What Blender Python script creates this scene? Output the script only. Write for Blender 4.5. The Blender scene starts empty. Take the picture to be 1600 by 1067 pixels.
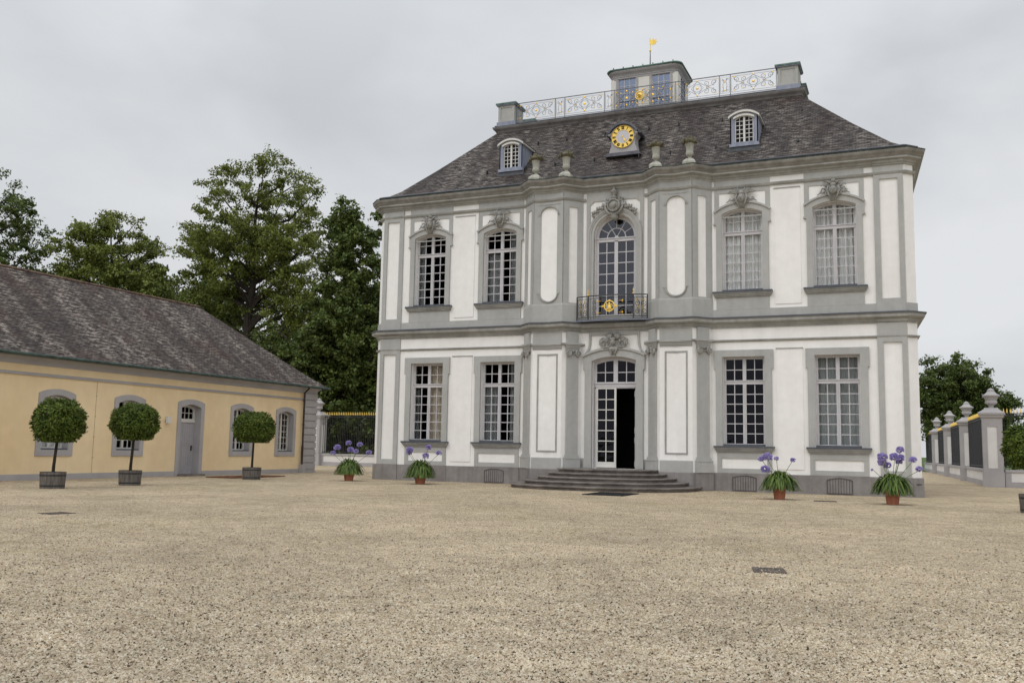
import bpy, bmesh, math, random
import numpy as np
from mathutils import Vector, Matrix
from mathutils.geometry import tessellate_polygon

random.seed(7)
R = math.radians
PI = math.pi
scene = bpy.context.scene
col = scene.collection

# ------------------------------------------------------------------ camera, world, sun, exposure
cam_d = bpy.data.cameras.new('camera')
cam = bpy.data.objects.new('camera', cam_d)
col.objects.link(cam)
F = Vector((-0.39079347, 0.91331375, 0.1146231))
RT = Vector((0.92004634, 0.39138459, 0.0182439))
UP = Vector((0.02819931, -0.11258816, 0.99324151))
cam.matrix_world = Matrix(((RT.x, UP.x, -F.x, 12.331), (RT.y, UP.y, -F.y, -40.7), (RT.z, UP.z, -F.z, 1.61), (0, 0, 0, 1)))
cam_d.lens = 32.793
cam_d.sensor_width = 36
cam_d.clip_end = 3000
scene.camera = cam

scene.view_settings.view_transform = 'Standard'
scene.view_settings.look = 'None'
scene.view_settings.exposure = 0.0
scene.view_settings.gamma = 1
scene.view_settings.use_curve_mapping = False

SUN_EL, SUN_AZ = 48, 200          # overcast: a faint broad sun behind the camera
world = bpy.data.worlds.new('World')
scene.world = world
world.use_nodes = True
wn = world.node_tree
wn.nodes.clear()


def N(t, typ, **kw):
    n = t.nodes.new(typ)
    for k, v in kw.items():
        if k in n.inputs:
            n.inputs[k].default_value = v
        else:
            setattr(n, k, v)
    return n


wout = N(wn, 'ShaderNodeOutputWorld')
sky = N(wn, 'ShaderNodeTexSky', sky_type='NISHITA', sun_disc=False)
sky.sun_elevation = R(SUN_EL)
sky.sun_rotation = R(SUN_AZ)
bg_sky = N(wn, 'ShaderNodeBackground', Strength=0.05)
wn.links.new(sky.outputs[0], bg_sky.inputs[0])
tc = N(wn, 'ShaderNodeTexCoord')
sep = N(wn, 'ShaderNodeSeparateXYZ')
wn.links.new(tc.outputs['Generated'], sep.inputs[0])
mp = N(wn, 'ShaderNodeMapping')
mp.inputs['Scale'].default_value = (1.2, 1.2, 2.8)
mp.inputs['Rotation'].default_value = (0.1, 0.06, 0.4)
wn.links.new(tc.outputs['Generated'], mp.inputs[0])
nz = N(wn, 'ShaderNodeTexNoise', Scale=1.7, Detail=5.0, Roughness=0.5, Distortion=0.4)
wn.links.new(mp.outputs[0], nz.inputs['Vector'])
ramp = N(wn, 'ShaderNodeValToRGB')
ramp.color_ramp.elements[0].position = 0.36
ramp.color_ramp.elements[0].color = (0.60, 0.62, 0.65, 1)
ramp.color_ramp.elements[1].position = 0.66
ramp.color_ramp.elements[1].color = (0.785, 0.80, 0.82, 1)
wn.links.new(nz.outputs['Fac'], ramp.inputs[0])
elev = N(wn, 'ShaderNodeMapRange')            # an overcast sky is brighter overhead
elev.inputs['From Min'].default_value = 0.35
elev.inputs['From Max'].default_value = 1.0
elev.inputs['To Min'].default_value = 1.0
elev.inputs['To Max'].default_value = 1.9
wn.links.new(sep.outputs[2], elev.inputs['Value'])
south = N(wn, 'ShaderNodeMapRange')           # and in the south, where the sun is behind the cloud
south.inputs['From Min'].default_value = 0.1
south.inputs['From Max'].default_value = -0.9
south.inputs['To Min'].default_value = 1.0
south.inputs['To Max'].default_value = 1.55
wn.links.new(sep.outputs[1], south.inputs['Value'])
mm = N(wn, 'ShaderNodeMath', operation='MULTIPLY')
wn.links.new(elev.outputs[0], mm.inputs[0])
wn.links.new(south.outputs[0], mm.inputs[1])
bg_cloud = N(wn, 'ShaderNodeBackground')
wn.links.new(ramp.outputs[0], bg_cloud.inputs[0])
wn.links.new(mm.outputs[0], bg_cloud.inputs[1])
mixs = N(wn, 'ShaderNodeMixShader')
mixs.inputs[0].default_value = 0.95
wn.links.new(bg_sky.outputs[0], mixs.inputs[1])
wn.links.new(bg_cloud.outputs[0], mixs.inputs[2])
wn.links.new(mixs.outputs[0], wout.inputs[0])

sun_d = bpy.data.lights.new('sun', 'SUN')
sun_d.energy = 0.6
sun_d.angle = R(22)
sun_d.color = (1.0, 0.96, 0.9)
sun = bpy.data.objects.new('sun', sun_d)
sun.rotation_euler = (R(90 - SUN_EL), 0, R(-18))
col.objects.link(sun)

# ------------------------------------------------------------------ materials
MATS = {}


def mat(name, rough=0.8, metallic=0.0, spec=0.3):
    m = bpy.data.materials.new(name)
    m.use_nodes = True
    t = m.node_tree
    b = t.nodes['Principled BSDF']
    b.inputs['Roughness'].default_value = rough
    b.inputs['Metallic'].default_value = metallic
    b.inputs['Specular IOR Level'].default_value = spec
    MATS[name] = m
    return m, t, b


def noisy(name, c1, c2, scale=1.0, rough=0.85, bump=0.0, bscale=60.0, detail=5.0, stretch=(1, 1, 1), lo=0.35, hi=0.65, spec=0.25, metallic=0.0, fine=0.0, fscale=40, streak=0.0):
    """two-tone noise mottling with an optional fine grain and bump"""
    m, t, b = mat(name, rough, metallic, spec)
    tc = N(t, 'ShaderNodeTexCoord')
    mp = N(t, 'ShaderNodeMapping')
    mp.inputs['Scale'].default_value = stretch
    t.links.new(tc.outputs['Object'], mp.inputs[0])
    n = N(t, 'ShaderNodeTexNoise', Scale=scale, Detail=detail, Roughness=0.6)
    t.links.new(mp.outputs[0], n.inputs['Vector'])
    r = N(t, 'ShaderNodeValToRGB')
    r.color_ramp.elements[0].position = lo
    r.color_ramp.elements[1].position = hi
    r.color_ramp.elements[0].color = (*c1, 1)
    r.color_ramp.elements[1].color = (*c2, 1)
    t.links.new(n.outputs['Fac'], r.inputs[0])
    out = r.outputs[0]
    if fine:
        n2 = N(t, 'ShaderNodeTexNoise', Scale=fscale, Detail=3.0)
        t.links.new(tc.outputs['Object'], n2.inputs['Vector'])
        mr = N(t, 'ShaderNodeMapRange')
        mr.inputs['From Min'].default_value = 0.3
        mr.inputs['From Max'].default_value = 0.7
        mr.inputs['To Min'].default_value = 1 - fine
        mr.inputs['To Max'].default_value = 1 + fine
        t.links.new(n2.outputs['Fac'], mr.inputs['Value'])
        mx = N(t, 'ShaderNodeVectorMath', operation='MULTIPLY')
        t.links.new(out, mx.inputs[0])
        t.links.new(mr.outputs[0], mx.inputs[1])
        out = mx.outputs[0]
    if streak:      # rain-washed vertical streaks and dust
        mps = N(t, 'ShaderNodeMapping')
        mps.inputs['Scale'].default_value = (4.5, 4.5, 0.22)
        t.links.new(tc.outputs['Object'], mps.inputs[0])
        n4 = N(t, 'ShaderNodeTexNoise', Scale=1.0, Detail=6.0, Roughness=0.6)
        t.links.new(mps.outputs[0], n4.inputs['Vector'])
        mr4 = N(t, 'ShaderNodeMapRange')
        mr4.inputs['From Min'].default_value = 0.35
        mr4.inputs['From Max'].default_value = 0.7
        mr4.inputs['To Min'].default_value = 1 + streak * .5
        mr4.inputs['To Max'].default_value = 1 - streak * 1.5
        t.links.new(n4.outputs['Fac'], mr4.inputs['Value'])
        mx4 = N(t, 'ShaderNodeVectorMath', operation='MULTIPLY')
        t.links.new(out, mx4.inputs[0])
        t.links.new(mr4.outputs[0], mx4.inputs[1])
        out = mx4.outputs[0]
    t.links.new(out, b.inputs['Base Color'])
    if bump:
        n3 = N(t, 'ShaderNodeTexNoise', Scale=bscale, Detail=4.0)
        t.links.new(tc.outputs['Object'], n3.inputs['Vector'])
        bp = N(t, 'ShaderNodeBump', Strength=bump, Distance=0.02)
        t.links.new(n3.outputs['Fac'], bp.inputs['Height'])
        t.links.new(bp.outputs[0], b.inputs['Normal'])
    return m


WHITE = noisy('white stucco', (0.785, 0.765, 0.74), (0.845, 0.83, 0.808), 0.55, 0.9, 0.25, 25, streak=.018, fine=0.03, fscale=3, stretch=(1, 1, 0.45))
GREY = noisy('grey painted stone', (0.365, 0.362, 0.346), (0.42, 0.416, 0.398), 0.8, 0.85, 0.3, 30, streak=.03, fine=0.04, fscale=5, stretch=(1, 1, 0.5))
GREYD = noisy('weathered shade toned cornice stone', (0.30, 0.295, 0.278), (0.39, 0.385, 0.366), 1.2, 0.85, 0.3, 30, streak=.10, fine=0.05, fscale=5)  # rain streaks, plus shade under the mouldings put into the darker grey
PLINTH = noisy('dark plinth stone', (0.205, 0.188, 0.18), (0.265, 0.247, 0.238), 0.9, 0.85, 0.4, 22, streak=.10, fine=0.08, fscale=4)
ORN = noisy('carved grey stone', (0.23, 0.222, 0.205), (0.37, 0.36, 0.335), 5.0, 0.9, 0.4, 40)  # darker tone carries the shade of the carving's crevices
LEAD = noisy('dark slate ledge', (0.055, 0.06, 0.075), (0.085, 0.09, 0.105), 3.0, 0.55, 0.1, 20, spec=0.5)
COPPER = noisy('green copper', (0.05, 0.10, 0.085), (0.14, 0.23, 0.19), 5.0, 0.7, 0.1, 20)
ZINC = noisy('blue grey lead cladding', (0.20, 0.22, 0.29), (0.29, 0.31, 0.38), 2.0, 0.6, 0.1, 20, stretch=(3, 3, 0.6))
FRAME = noisy('lilac grey window paint', (0.475, 0.46, 0.475), (0.535, 0.52, 0.535), 2.0, 0.55, spec=0.4)
FRAMEW = noisy('cream window paint', (0.60, 0.585, 0.55), (0.68, 0.66, 0.62), 2.0, 0.55, spec=0.4)
IRON = noisy('black wrought iron', (0.012, 0.012, 0.015), (0.03, 0.03, 0.033), 6.0, 0.5, spec=0.5)
IRONG = noisy('grey wrought iron', (0.11, 0.11, 0.12), (0.20, 0.20, 0.21), 6.0, 0.5, spec=0.5)
GOLD = noisy('gilding', (0.80, 0.47, 0.05), (0.95, 0.62, 0.10), 6.0, 0.38, metallic=0.75, spec=0.5)
GOLDM = noisy('bright yellow gilding', (0.80, 0.53, 0.08), (0.92, 0.68, 0.19), 6.0, 0.5, metallic=0.3, spec=0.5)
STEP = noisy('worn basalt step', (0.11, 0.096, 0.086), (0.235, 0.205, 0.185), 1.6, 0.75, 0.5, 18, fine=0.12, fscale=9)
YELLOW = noisy('ochre yellow stucco', (0.78, 0.60, 0.36), (0.85, 0.685, 0.44), 0.35, 0.92, 0.25, 20, streak=.012, fine=0.03, fscale=2, stretch=(1, 1, 0.6))
GREYL = noisy('lilac grey painted surround', (0.36, 0.345, 0.35), (0.42, 0.40, 0.40), 0.9, 0.85, 0.2, 25, fine=0.04)
DARKROOM = noisy('dark room', (0.012, 0.010, 0.009), (0.02, 0.017, 0.015), 1.0, 0.9)  # near-black walls: the shade of unlit rooms is put into the colour
TERRA = noisy('terracotta', (0.30, 0.11, 0.065), (0.42, 0.17, 0.105), 4.0, 0.85, 0.3, 20, fine=0.1, fscale=12)
BARREL = noisy('weathered grey oak', (0.085, 0.075, 0.065), (0.17, 0.155, 0.14), 3.0, 0.85, 0.4, 20, stretch=(6, 6, 0.7), fine=0.1)
SOIL = noisy('potting soil', (0.02, 0.015, 0.01), (0.05, 0.035, 0.025), 12, 0.95)
RUST = noisy('rusty iron', (0.09, 0.035, 0.02), (0.17, 0.07, 0.035), 3.0, 0.85, 0.3, 20)
MAT_ = noisy('black rubber mat', (0.012, 0.012, 0.014), (0.03, 0.03, 0.032), 8.0, 0.9)
MOSS = noisy('mossy stone', (0.08, 0.075, 0.045), (0.20, 0.18, 0.13), 6.0, 0.95, 0.5, 20)
URNM = noisy('lichen spotted urn stone', (0.30, 0.30, 0.25), (0.46, 0.45, 0.40), 4.0, 0.9, 0.4, 30)
DIAL = noisy('pale clock dial', (0.52, 0.50, 0.55), (0.58, 0.56, 0.60), 2.0, 0.6)
BLACK = noisy('black numeral paint', (0.01, 0.01, 0.01), (0.015, 0.015, 0.015), 2.0, 0.6)
STEM = noisy('green stem', (0.09, 0.15, 0.04), (0.14, 0.21, 0.06), 4, 0.6)
BARK = noisy('dark bark', (0.022, 0.018, 0.014), (0.05, 0.042, 0.034), 3, 0.95, 0.5, 8, stretch=(3, 3, 0.6))


def leafmat(name, c1, c2, rough=0.55, trans=0.25, spec=0.3, scale=0.6):
    m, t, b = mat(name, rough, 0, spec)
    tc = N(t, 'ShaderNodeTexCoord')
    n = N(t, 'ShaderNodeTexNoise', Scale=scale, Detail=3.0)
    t.links.new(tc.outputs['Object'], n.inputs['Vector'])
    g = N(t, 'ShaderNodeNewGeometry')
    ad = N(t, 'ShaderNodeMath', operation='MULTIPLY_ADD')
    t.links.new(g.outputs['Random Per Island'], ad.inputs[0])
    ad.inputs[1].default_value = 0.55
    t.links.new(n.outputs['Fac'], ad.inputs[2])
    r = N(t, 'ShaderNodeValToRGB')
    r.color_ramp.elements[0].position = 0.35
    r.color_ramp.elements[1].position = 1.05
    r.color_ramp.elements[0].color = (*c1, 1)
    r.color_ramp.elements[1].color = (*c2, 1)
    t.links.new(ad.outputs[0], r.inputs[0])
    t.links.new(r.outputs[0], b.inputs['Base Color'])
    tr = N(t, 'ShaderNodeBsdfTranslucent')
    t.links.new(r.outputs[0], tr.inputs[0])
    mx = N(t, 'ShaderNodeMixShader')
    mx.inputs[0].default_value = trans
    out = t.nodes['Material Output']
    t.links.new(b.outputs[0], mx.inputs[1])
    t.links.new(tr.outputs[0], mx.inputs[2])
    t.links.new(mx.outputs[0], out.inputs[0])
    return m


LEAF_A = leafmat('mid green leaves', (0.045, 0.07, 0.013), (0.22, 0.255, 0.055))
LEAF_B = leafmat('dark green leaves', (0.032, 0.055, 0.013), (0.125, 0.165, 0.038))
LEAF_C = leafmat('deep green leaves', (0.022, 0.04, 0.011), (0.08, 0.115, 0.028))
LAUREL = leafmat('laurel leaves', (0.014, 0.030, 0.005), (0.115, 0.16, 0.024), 0.6, 0.15, 0.2, 3.0)
STRAP = leafmat('strap leaves', (0.018, 0.045, 0.008), (0.115, 0.175, 0.03), 0.45, 0.15, 0.3, 3.0)
PETAL = leafmat('violet blue petals', (0.26, 0.21, 0.50), (0.56, 0.49, 0.80), 0.6, 0.3, 0.2, 5.0)


def glassmat(name, tint, refl_rough, base):
    """old window glass: a thin pane, part mirror and part clear"""
    m = bpy.data.materials.new(name)
    m.use_nodes = True
    t = m.node_tree
    t.nodes.remove(t.nodes['Principled BSDF'])
    out = t.nodes['Material Output']
    tr = N(t, 'ShaderNodeBsdfTransparent')
    tr.inputs[0].default_value = (*tint, 1)
    gl = N(t, 'ShaderNodeBsdfGlossy')
    gl.inputs['Roughness'].default_value = refl_rough
    gl.inputs[0].default_value = (0.9, 0.93, 0.97, 1)
    fr = N(t, 'ShaderNodeLayerWeight')
    fm_ = N(t, 'ShaderNodeMath', operation='POWER')
    fm_.inputs[1].default_value = 5.0
    t.links.new(fr.outputs['Facing'], fm_.inputs[0])
    ad = N(t, 'ShaderNodeMath', operation='MULTIPLY_ADD')
    ad.inputs[1].default_value = 0.5
    ad.inputs[2].default_value = base
    t.links.new(fm_.outputs[0], ad.inputs[0])
    tcx = N(t, 'ShaderNodeTexCoord')
    n = N(t, 'ShaderNodeTexNoise', Scale=1.6, Detail=0.0)
    t.links.new(tcx.outputs['Object'], n.inputs['Vector'])
    bp = N(t, 'ShaderNodeBump', Strength=0.05, Distance=0.01)
    t.links.new(n.outputs['Fac'], bp.inputs['Height'])
    t.links.new(bp.outputs[0], gl.inputs['Normal'])
    mx = N(t, 'ShaderNodeMixShader')
    t.links.new(ad.outputs[0], mx.inputs[0])
    t.links.new(tr.outputs[0], mx.inputs[1])
    t.links.new(gl.outputs[0], mx.inputs[2])
    t.links.new(mx.outputs[0], out.inputs[0])
    MATS[name] = m
    return m


GLASS = glassmat('window glass', (0.95, 0.96, 0.96), 0.02, 0.0)


def mirrorglass(name, c):
    """glass before an unlit room: only its reflection is seen"""
    m = bpy.data.materials.new(name)
    m.use_nodes = True
    t = m.node_tree
    t.nodes.remove(t.nodes['Principled BSDF'])
    gl = N(t, 'ShaderNodeBsdfGlossy')
    gl.inputs['Roughness'].default_value = 0.03
    gl.inputs[0].default_value = (*c, 1)
    tcx = N(t, 'ShaderNodeTexCoord')
    n = N(t, 'ShaderNodeTexNoise', Scale=2.6, Detail=1.0)
    t.links.new(tcx.outputs['Object'], n.inputs['Vector'])
    bp = N(t, 'ShaderNodeBump', Strength=0.25, Distance=0.03)
    t.links.new(n.outputs['Fac'], bp.inputs['Height'])
    t.links.new(bp.outputs[0], gl.inputs['Normal'])
    t.links.new(gl.outputs[0], t.nodes['Material Output'].inputs[0])
    MATS[name] = m
    return m


GLASSD = mirrorglass('dark window glass', (.013, .013, .015))
GLASSB = mirrorglass('balcony window glass', (.06, .062, .07))
GLASST = mirrorglass('turret glass', (.16, .19, .26))
CURTAIN = leafmat('white curtain cloth', (0.76, 0.745, 0.74), (0.86, 0.85, 0.84), 0.9, 0.2, 0.1, 2)
CURTAINB = leafmat('beige curtain cloth', (0.50, 0.42, 0.33), (0.60, 0.52, 0.42), 0.9, 0.2, 0.1, 2)
CURTAINN = leafmat('blue grey net curtain', (0.36, 0.39, 0.39), (0.44, 0.46, 0.46), 0.9, 0.2, 0.1, 2)
CURTAING = leafmat('grey net curtain', (0.22, 0.23, 0.24), (0.30, 0.31, 0.31), 0.9, 0.2, 0.1, 2)


def slatemat(name, base_a, base_b, pale, rust, roww=0.34, rowh=0.17, streak=0.5, rot=0.0):
    m, t, b = mat(name, 0.8, 0, 0.2)
    uv = N(t, 'ShaderNodeUVMap')
    mp0 = N(t, 'ShaderNodeMapping')
    mp0.inputs['Rotation'].default_value = (0, 0, rot)
    t.links.new(uv.outputs[0], mp0.inputs[0])
    # small wobble so that the courses are not ruler straight
    wn_ = N(t, 'ShaderNodeTexNoise', Scale=0.9, Detail=2.0)
    t.links.new(uv.outputs[0], wn_.inputs['Vector'])
    wsub = N(t, 'ShaderNodeVectorMath', operation='MULTIPLY_ADD')
    wsub.inputs[1].default_value = (0.12, 0.12, 0)
    t.links.new(wn_.outputs['Color'], wsub.inputs[0])
    t.links.new(mp0.outputs[0], wsub.inputs[2])
    br = N(t, 'ShaderNodeTexBrick', Scale=1.0)
    br.offset = 0.5
    br.inputs['Brick Width'].default_value = roww
    br.inputs['Row Height'].default_value = rowh
    br.inputs['Mortar Size'].default_value = 0.012
    br.inputs['Mortar Smooth'].default_value = 0.3
    br.inputs['Bias'].default_value = 0.0
    br.inputs['Color1'].default_value = (0, 0, 0, 1)
    br.inputs['Color2'].default_value = (1, 1, 1, 1)
    br.inputs['Mortar'].default_value = (0.5, 0.5, 0.5, 1)
    t.links.new(wsub.outputs[0], br.inputs['Vector'])
    c1 = N(t, 'ShaderNodeMix', data_type='RGBA')
    c1.inputs[6].default_value = (*base_a, 1)
    c1.inputs[7].default_value = (*base_b, 1)
    t.links.new(br.outputs['Color'], c1.inputs[0])
    # lichen: streaks running down the slope plus patches, broken per slate
    st = N(t, 'ShaderNodeMapping')
    st.inputs['Scale'].default_value = (0.55, 0.13, 1)
    st.inputs['Rotation'].default_value = (0, 0, 0.35)
    t.links.new(uv.outputs[0], st.inputs[0])
    n1 = N(t, 'ShaderNodeTexNoise', Scale=1.0, Detail=6.0, Roughness=0.62)
    t.links.new(st.outputs[0], n1.inputs['Vector'])
    st2 = N(t, 'ShaderNodeMapping')
    st2.inputs['Scale'].default_value = (2.2, 8.5, 1)
    t.links.new(uv.outputs[0], st2.inputs[0])
    n2 = N(t, 'ShaderNodeTexNoise', Scale=1.0, Detail=4.0, Roughness=0.7)
    t.links.new(st2.outputs[0], n2.inputs['Vector'])
    a = N(t, 'ShaderNodeMapRange')
    a.inputs['From Min'].default_value = 0.42
    a.inputs['From Max'].default_value = 0.60
    t.links.new(n1.outputs['Fac'], a.inputs['Value'])
    c = N(t, 'ShaderNodeMapRange')
    c.inputs['From Min'].default_value = 0.46
    c.inputs['From Max'].default_value = 0.62
    c.inputs['To Min'].default_value = 0.0
    t.links.new(n2.outputs['Fac'], c.inputs['Value'])
    ml = N(t, 'ShaderNodeMath', operation='MULTIPLY')
    t.links.new(a.outputs[0], ml.inputs[0])
    t.links.new(c.outputs[0], ml.inputs[1])
    ml2 = N(t, 'ShaderNodeMath', operation='MULTIPLY_ADD')
    t.links.new(ml.outputs[0], ml2.inputs[0])
    ml2.inputs[1].default_value = streak
    mlc = N(t, 'ShaderNodeMath', operation='MULTIPLY')
    t.links.new(c.outputs[0], mlc.inputs[0])
    mlc.inputs[1].default_value = 0.22
    t.links.new(mlc.outputs[0], ml2.inputs[2])
    c2 = N(t, 'ShaderNodeMix', data_type='RGBA')
    c2.inputs[7].default_value = (*pale, 1)
    t.links.new(ml2.outputs[0], c2.inputs[0])
    t.links.new(c1.outputs[2], c2.inputs[6])
    # rust brown patches
    n3 = N(t, 'ShaderNodeTexNoise', Scale=0.33, Detail=5.0, Roughness=0.6)
    mp3 = N(t, 'ShaderNodeMapping')
    mp3.inputs['Location'].default_value = (7.3, 2.1, 0)
    t.links.new(uv.outputs[0], mp3.inputs[0])
    t.links.new(mp3.outputs[0], n3.inputs['Vector'])
    r3 = N(t, 'ShaderNodeMapRange')
    r3.inputs['From Min'].default_value = 0.5
    r3.inputs['From Max'].default_value = 0.72
    r3.inputs['To Max'].default_value = 0.75
    t.links.new(n3.outputs['Fac'], r3.inputs['Value'])
    c3 = N(t, 'ShaderNodeMix', data_type='RGBA')
    c3.inputs[7].default_value = (*rust, 1)
    t.links.new(r3.outputs[0], c3.inputs[0])
    t.links.new(c2.outputs[2], c3.inputs[6])
    # joints: dark
    c4 = N(t, 'ShaderNodeMix', data_type='RGBA')
    c4.inputs[7].default_value = (0.012, 0.011, 0.011, 1)
    jf = N(t, 'ShaderNodeMath', operation='MULTIPLY')
    jf.inputs[1].default_value = 0.75
    t.links.new(br.outputs['Fac'], jf.inputs[0])
    t.links.new(jf.outputs[0], c4.inputs[0])
    t.links.new(c3.outputs[2], c4.inputs[6])
    t.links.new(c4.outputs[2], b.inputs['Base Color'])
    # each course overlaps the one below: saw-tooth height
    sx = N(t, 'ShaderNodeSeparateXYZ')
    t.links.new(wsub.outputs[0], sx.inputs[0])
    dv = N(t, 'ShaderNodeMath', operation='DIVIDE')
    dv.inputs[1].default_value = rowh
    t.links.new(sx.outputs[1], dv.inputs[0])
    frc = N(t, 'ShaderNodeMath', operation='FRACT')
    t.links.new(dv.outputs[0], frc.inputs[0])
    hsum = N(t, 'ShaderNodeMath', operation='SUBTRACT')
    t.links.new(n2.outputs['Fac'], hsum.inputs[0])
    t.links.new(frc.outputs[0], hsum.inputs[1])
    hs2 = N(t, 'ShaderNodeMath', operation='SUBTRACT')
    t.links.new(hsum.outputs[0], hs2.inputs[0])
    t.links.new(br.outputs['Fac'], hs2.inputs[1])
    bp = N(t, 'ShaderNodeBump', Strength=0.9, Distance=0.03)
    t.links.new(hs2.outputs[0], bp.inputs['Height'])
    t.links.new(bp.outputs[0], b.inputs['Normal'])
    return m


SLATE = slatemat('old slate roofing', (0.024, 0.020, 0.020), (0.062, 0.053, 0.052), (0.35, 0.31, 0.27), (0.052, 0.027, 0.021), 0.24, 0.13, 0.62)
SLATE2 = slatemat('lichened slate roofing', (0.024, 0.018, 0.017), (0.062, 0.049, 0.044), (0.37, 0.32, 0.275), (0.06, 0.028, 0.021), 0.24, 0.13, 0.85)

# ------------------------------------------------------------------ mesh helpers


class MB:
    def __init__(self, M=None):
        self.v, self.f, self.uv, self.M, self.mi = [], [], {}, M, []
        self.cur = 0

    def add(self, vs, fs, M=None):
        k = len(self.v)
        for m in (M, self.M):
            if m is not None:
                vs = [m @ Vector(p) for p in vs]
        self.v += [tuple(p) for p in vs]
        self.f += [tuple(i + k for i in f) for f in fs]
        self.mi += [self.cur] * len(fs)
        return k

    def box(self, x0, x1, y0, y1, z0, z1, M=None):
        vs = [(x, y, z) for x in (x0, x1) for y in (y0, y1) for z in (z0, z1)]
        self.add(vs, [(0, 1, 3, 2), (4, 6, 7, 5), (0, 4, 5, 1), (2, 3, 7, 6), (0, 2, 6, 4), (1, 5, 7, 3)], M)

    def plate(self, polys, d0, d1, M=None):
        """polygons in (s, z), first outline then holes, from outward offset d0 (back) to d1 (front)"""
        pl = [[Vector((p[0], p[1], 0)) for p in q] for q in polys]
        tris = tessellate_polygon(pl)
        flat = [p for q in polys for p in q]
        n = len(flat)
        vs = [(p[0], -d1, p[1]) for p in flat] + [(p[0], -d0, p[1]) for p in flat]
        fs = [tuple(t) for t in tris] + [tuple(reversed([i + n for i in t])) for t in tris]
        k = 0
        for q in polys:
            m = len(q)
            for i in range(m):
                j = (i + 1) % m
                fs.append((k + i, k + j, k + j + n, k + i + n))
            k += m
        self.add(vs, fs, M)

    def rect(self, s0, s1, z0, z1, d0, d1, M=None):
        self.box(s0, s1, -d1, -d0, z0, z1, M)

    def tube(self, pts, r, n=6, closed=False, M=None, r1=None):
        pts = [Vector(p) for p in pts]
        m = len(pts)
        vs, fs = [], []
        up = None
        for i, p in enumerate(pts):
            if closed:
                t = pts[(i + 1) % m] - pts[i - 1]
            else:
                t = pts[min(i + 1, m - 1)] - pts[max(i - 1, 0)]
            if t.length < 1e-9:
                t = Vector((0, 0, 1))
            t.normalize()
            if up is None:
                up = Vector((0, 0, 1)) if abs(t.z) < 0.9 else Vector((1, 0, 0))
            a = t.cross(up)
            if a.length < 1e-4:
                a = t.orthogonal()
            a.normalize()
            b = a.cross(t).normalized()
            up = b
            rr = r if r1 is None else r + (r1 - r) * i / (m - 1)
            if isinstance(r, (list, tuple)):
                rr = r[i]
            for k in range(n):
                an = 2 * PI * k / n
                vs.append(p + a * (math.cos(an) * rr) + b * (math.sin(an) * rr))
        for i in range(m if closed else m - 1):
            j = (i + 1) % m
            for k in range(n):
                l = (k + 1) % n
                fs.append((i * n + k, i * n + l, j * n + l, j * n + k))
        if not closed:
            fs.append(tuple(range(n - 1, -1, -1)))
            fs.append(tuple((m - 1) * n + k for k in range(n)))
        self.add(vs, fs, M)

    def lathe(self, prof, c=(0, 0, 0), n=20, M=None, sq=False):
        """profile of (r, z); sq makes it square in plan"""
        vs, fs = [], []
        if sq:
            n = 4
        for r, z in prof:
            for k in range(n):
                an = 2 * PI * k / n + (PI / 4 if sq else 0)
                q = r * (math.sqrt(2) if sq else 1)
                vs.append((c[0] + q * math.cos(an), c[1] + q * math.sin(an), c[2] + z))
        for i in range(len(prof) - 1):
            for k in range(n):
                l = (k + 1) % n
                fs.append((i * n + k, i * n + l, (i + 1) * n + l, (i + 1) * n + k))
        fs.append(tuple(range(n - 1, -1, -1)))
        fs.append(tuple((len(prof) - 1) * n + k for k in range(n)))
        self.add(vs, fs, M)

    def ball(self, c, r, n=10, M=None):
        rx, ry, rz = r if isinstance(r, (list, tuple)) else (r, r, r)
        vs, fs = [], []
        m = max(4, n // 2)
        for i in range(m + 1):
            th = PI * i / m
            for k in range(n):
                an = 2 * PI * k / n
                vs.append((c[0] + rx * math.sin(th) * math.cos(an), c[1] + ry * math.sin(th) * math.sin(an), c[2] + rz * math.cos(th)))
        for i in range(m):
            for k in range(n):
                l = (k + 1) % n
                fs.append((i * n + k, (i + 1) * n + k, (i + 1) * n + l, i * n + l))
        self.add(vs, fs, M)

    def sweep(self, path, prof, closed=True):
        """profile of (outward offset, z) carried along a plan path with mitred corners (outward is on the right)"""
        n = len(path)
        m = len(prof)
        vs, fs = [], []
        for i in range(n):
            p = Vector(path[i])
            if closed or 0 < i < n - 1:
                e0 = (p - Vector(path[i - 1])).normalized()
                e1 = (Vector(path[(i + 1) % n]) - p).normalized()
            elif i == 0:
                e0 = e1 = (Vector(path[1]) - p).normalized()
            else:
                e0 = e1 = (p - Vector(path[i - 1])).normalized()
            n0 = Vector((e0.y, -e0.x))
            n1 = Vector((e1.y, -e1.x))
            mt = (n0 + n1) / (1 + n0.dot(n1))
            for d, z in prof:
                q = p + mt * d
                vs.append((q.x, q.y, z))
        for i in range(n if closed else n - 1):
            j = (i + 1) % n
            for k in range(m - 1):
                fs.append((i * m + k, j * m + k, j * m + k + 1, i * m + k + 1))
        if not closed:
            fs.append(tuple(range(m)))
            fs.append(tuple((n - 1) * m + k for k in range(m - 1, -1, -1)))
        self.add(vs, fs)

    def build(self, name, mats, parent=None, smooth=False, uvs=None, recalc=True):
        me = bpy.data.meshes.new(name)
        me.from_pydata(self.v, [], self.f)
        if not isinstance(mats, (list, tuple)):
            mats = [mats]
        for m in mats:
            me.materials.append(m)
        if len(mats) > 1:
            me.polygons.foreach_set('material_index', self.mi)
        if recalc:
            bm = bmesh.new()
            bm.from_mesh(me)
            bmesh.ops.recalc_face_normals(bm, faces=bm.faces)
            bm.to_mesh(me)
            bm.free()
        if uvs is not None:
            l = me.uv_layers.new(name='UVMap')
            for poly in me.polygons:
                for li in poly.loop_indices:
                    l.data[li].uv = uvs(me.vertices[me.loops[li].vertex_index].co, poly)
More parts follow.
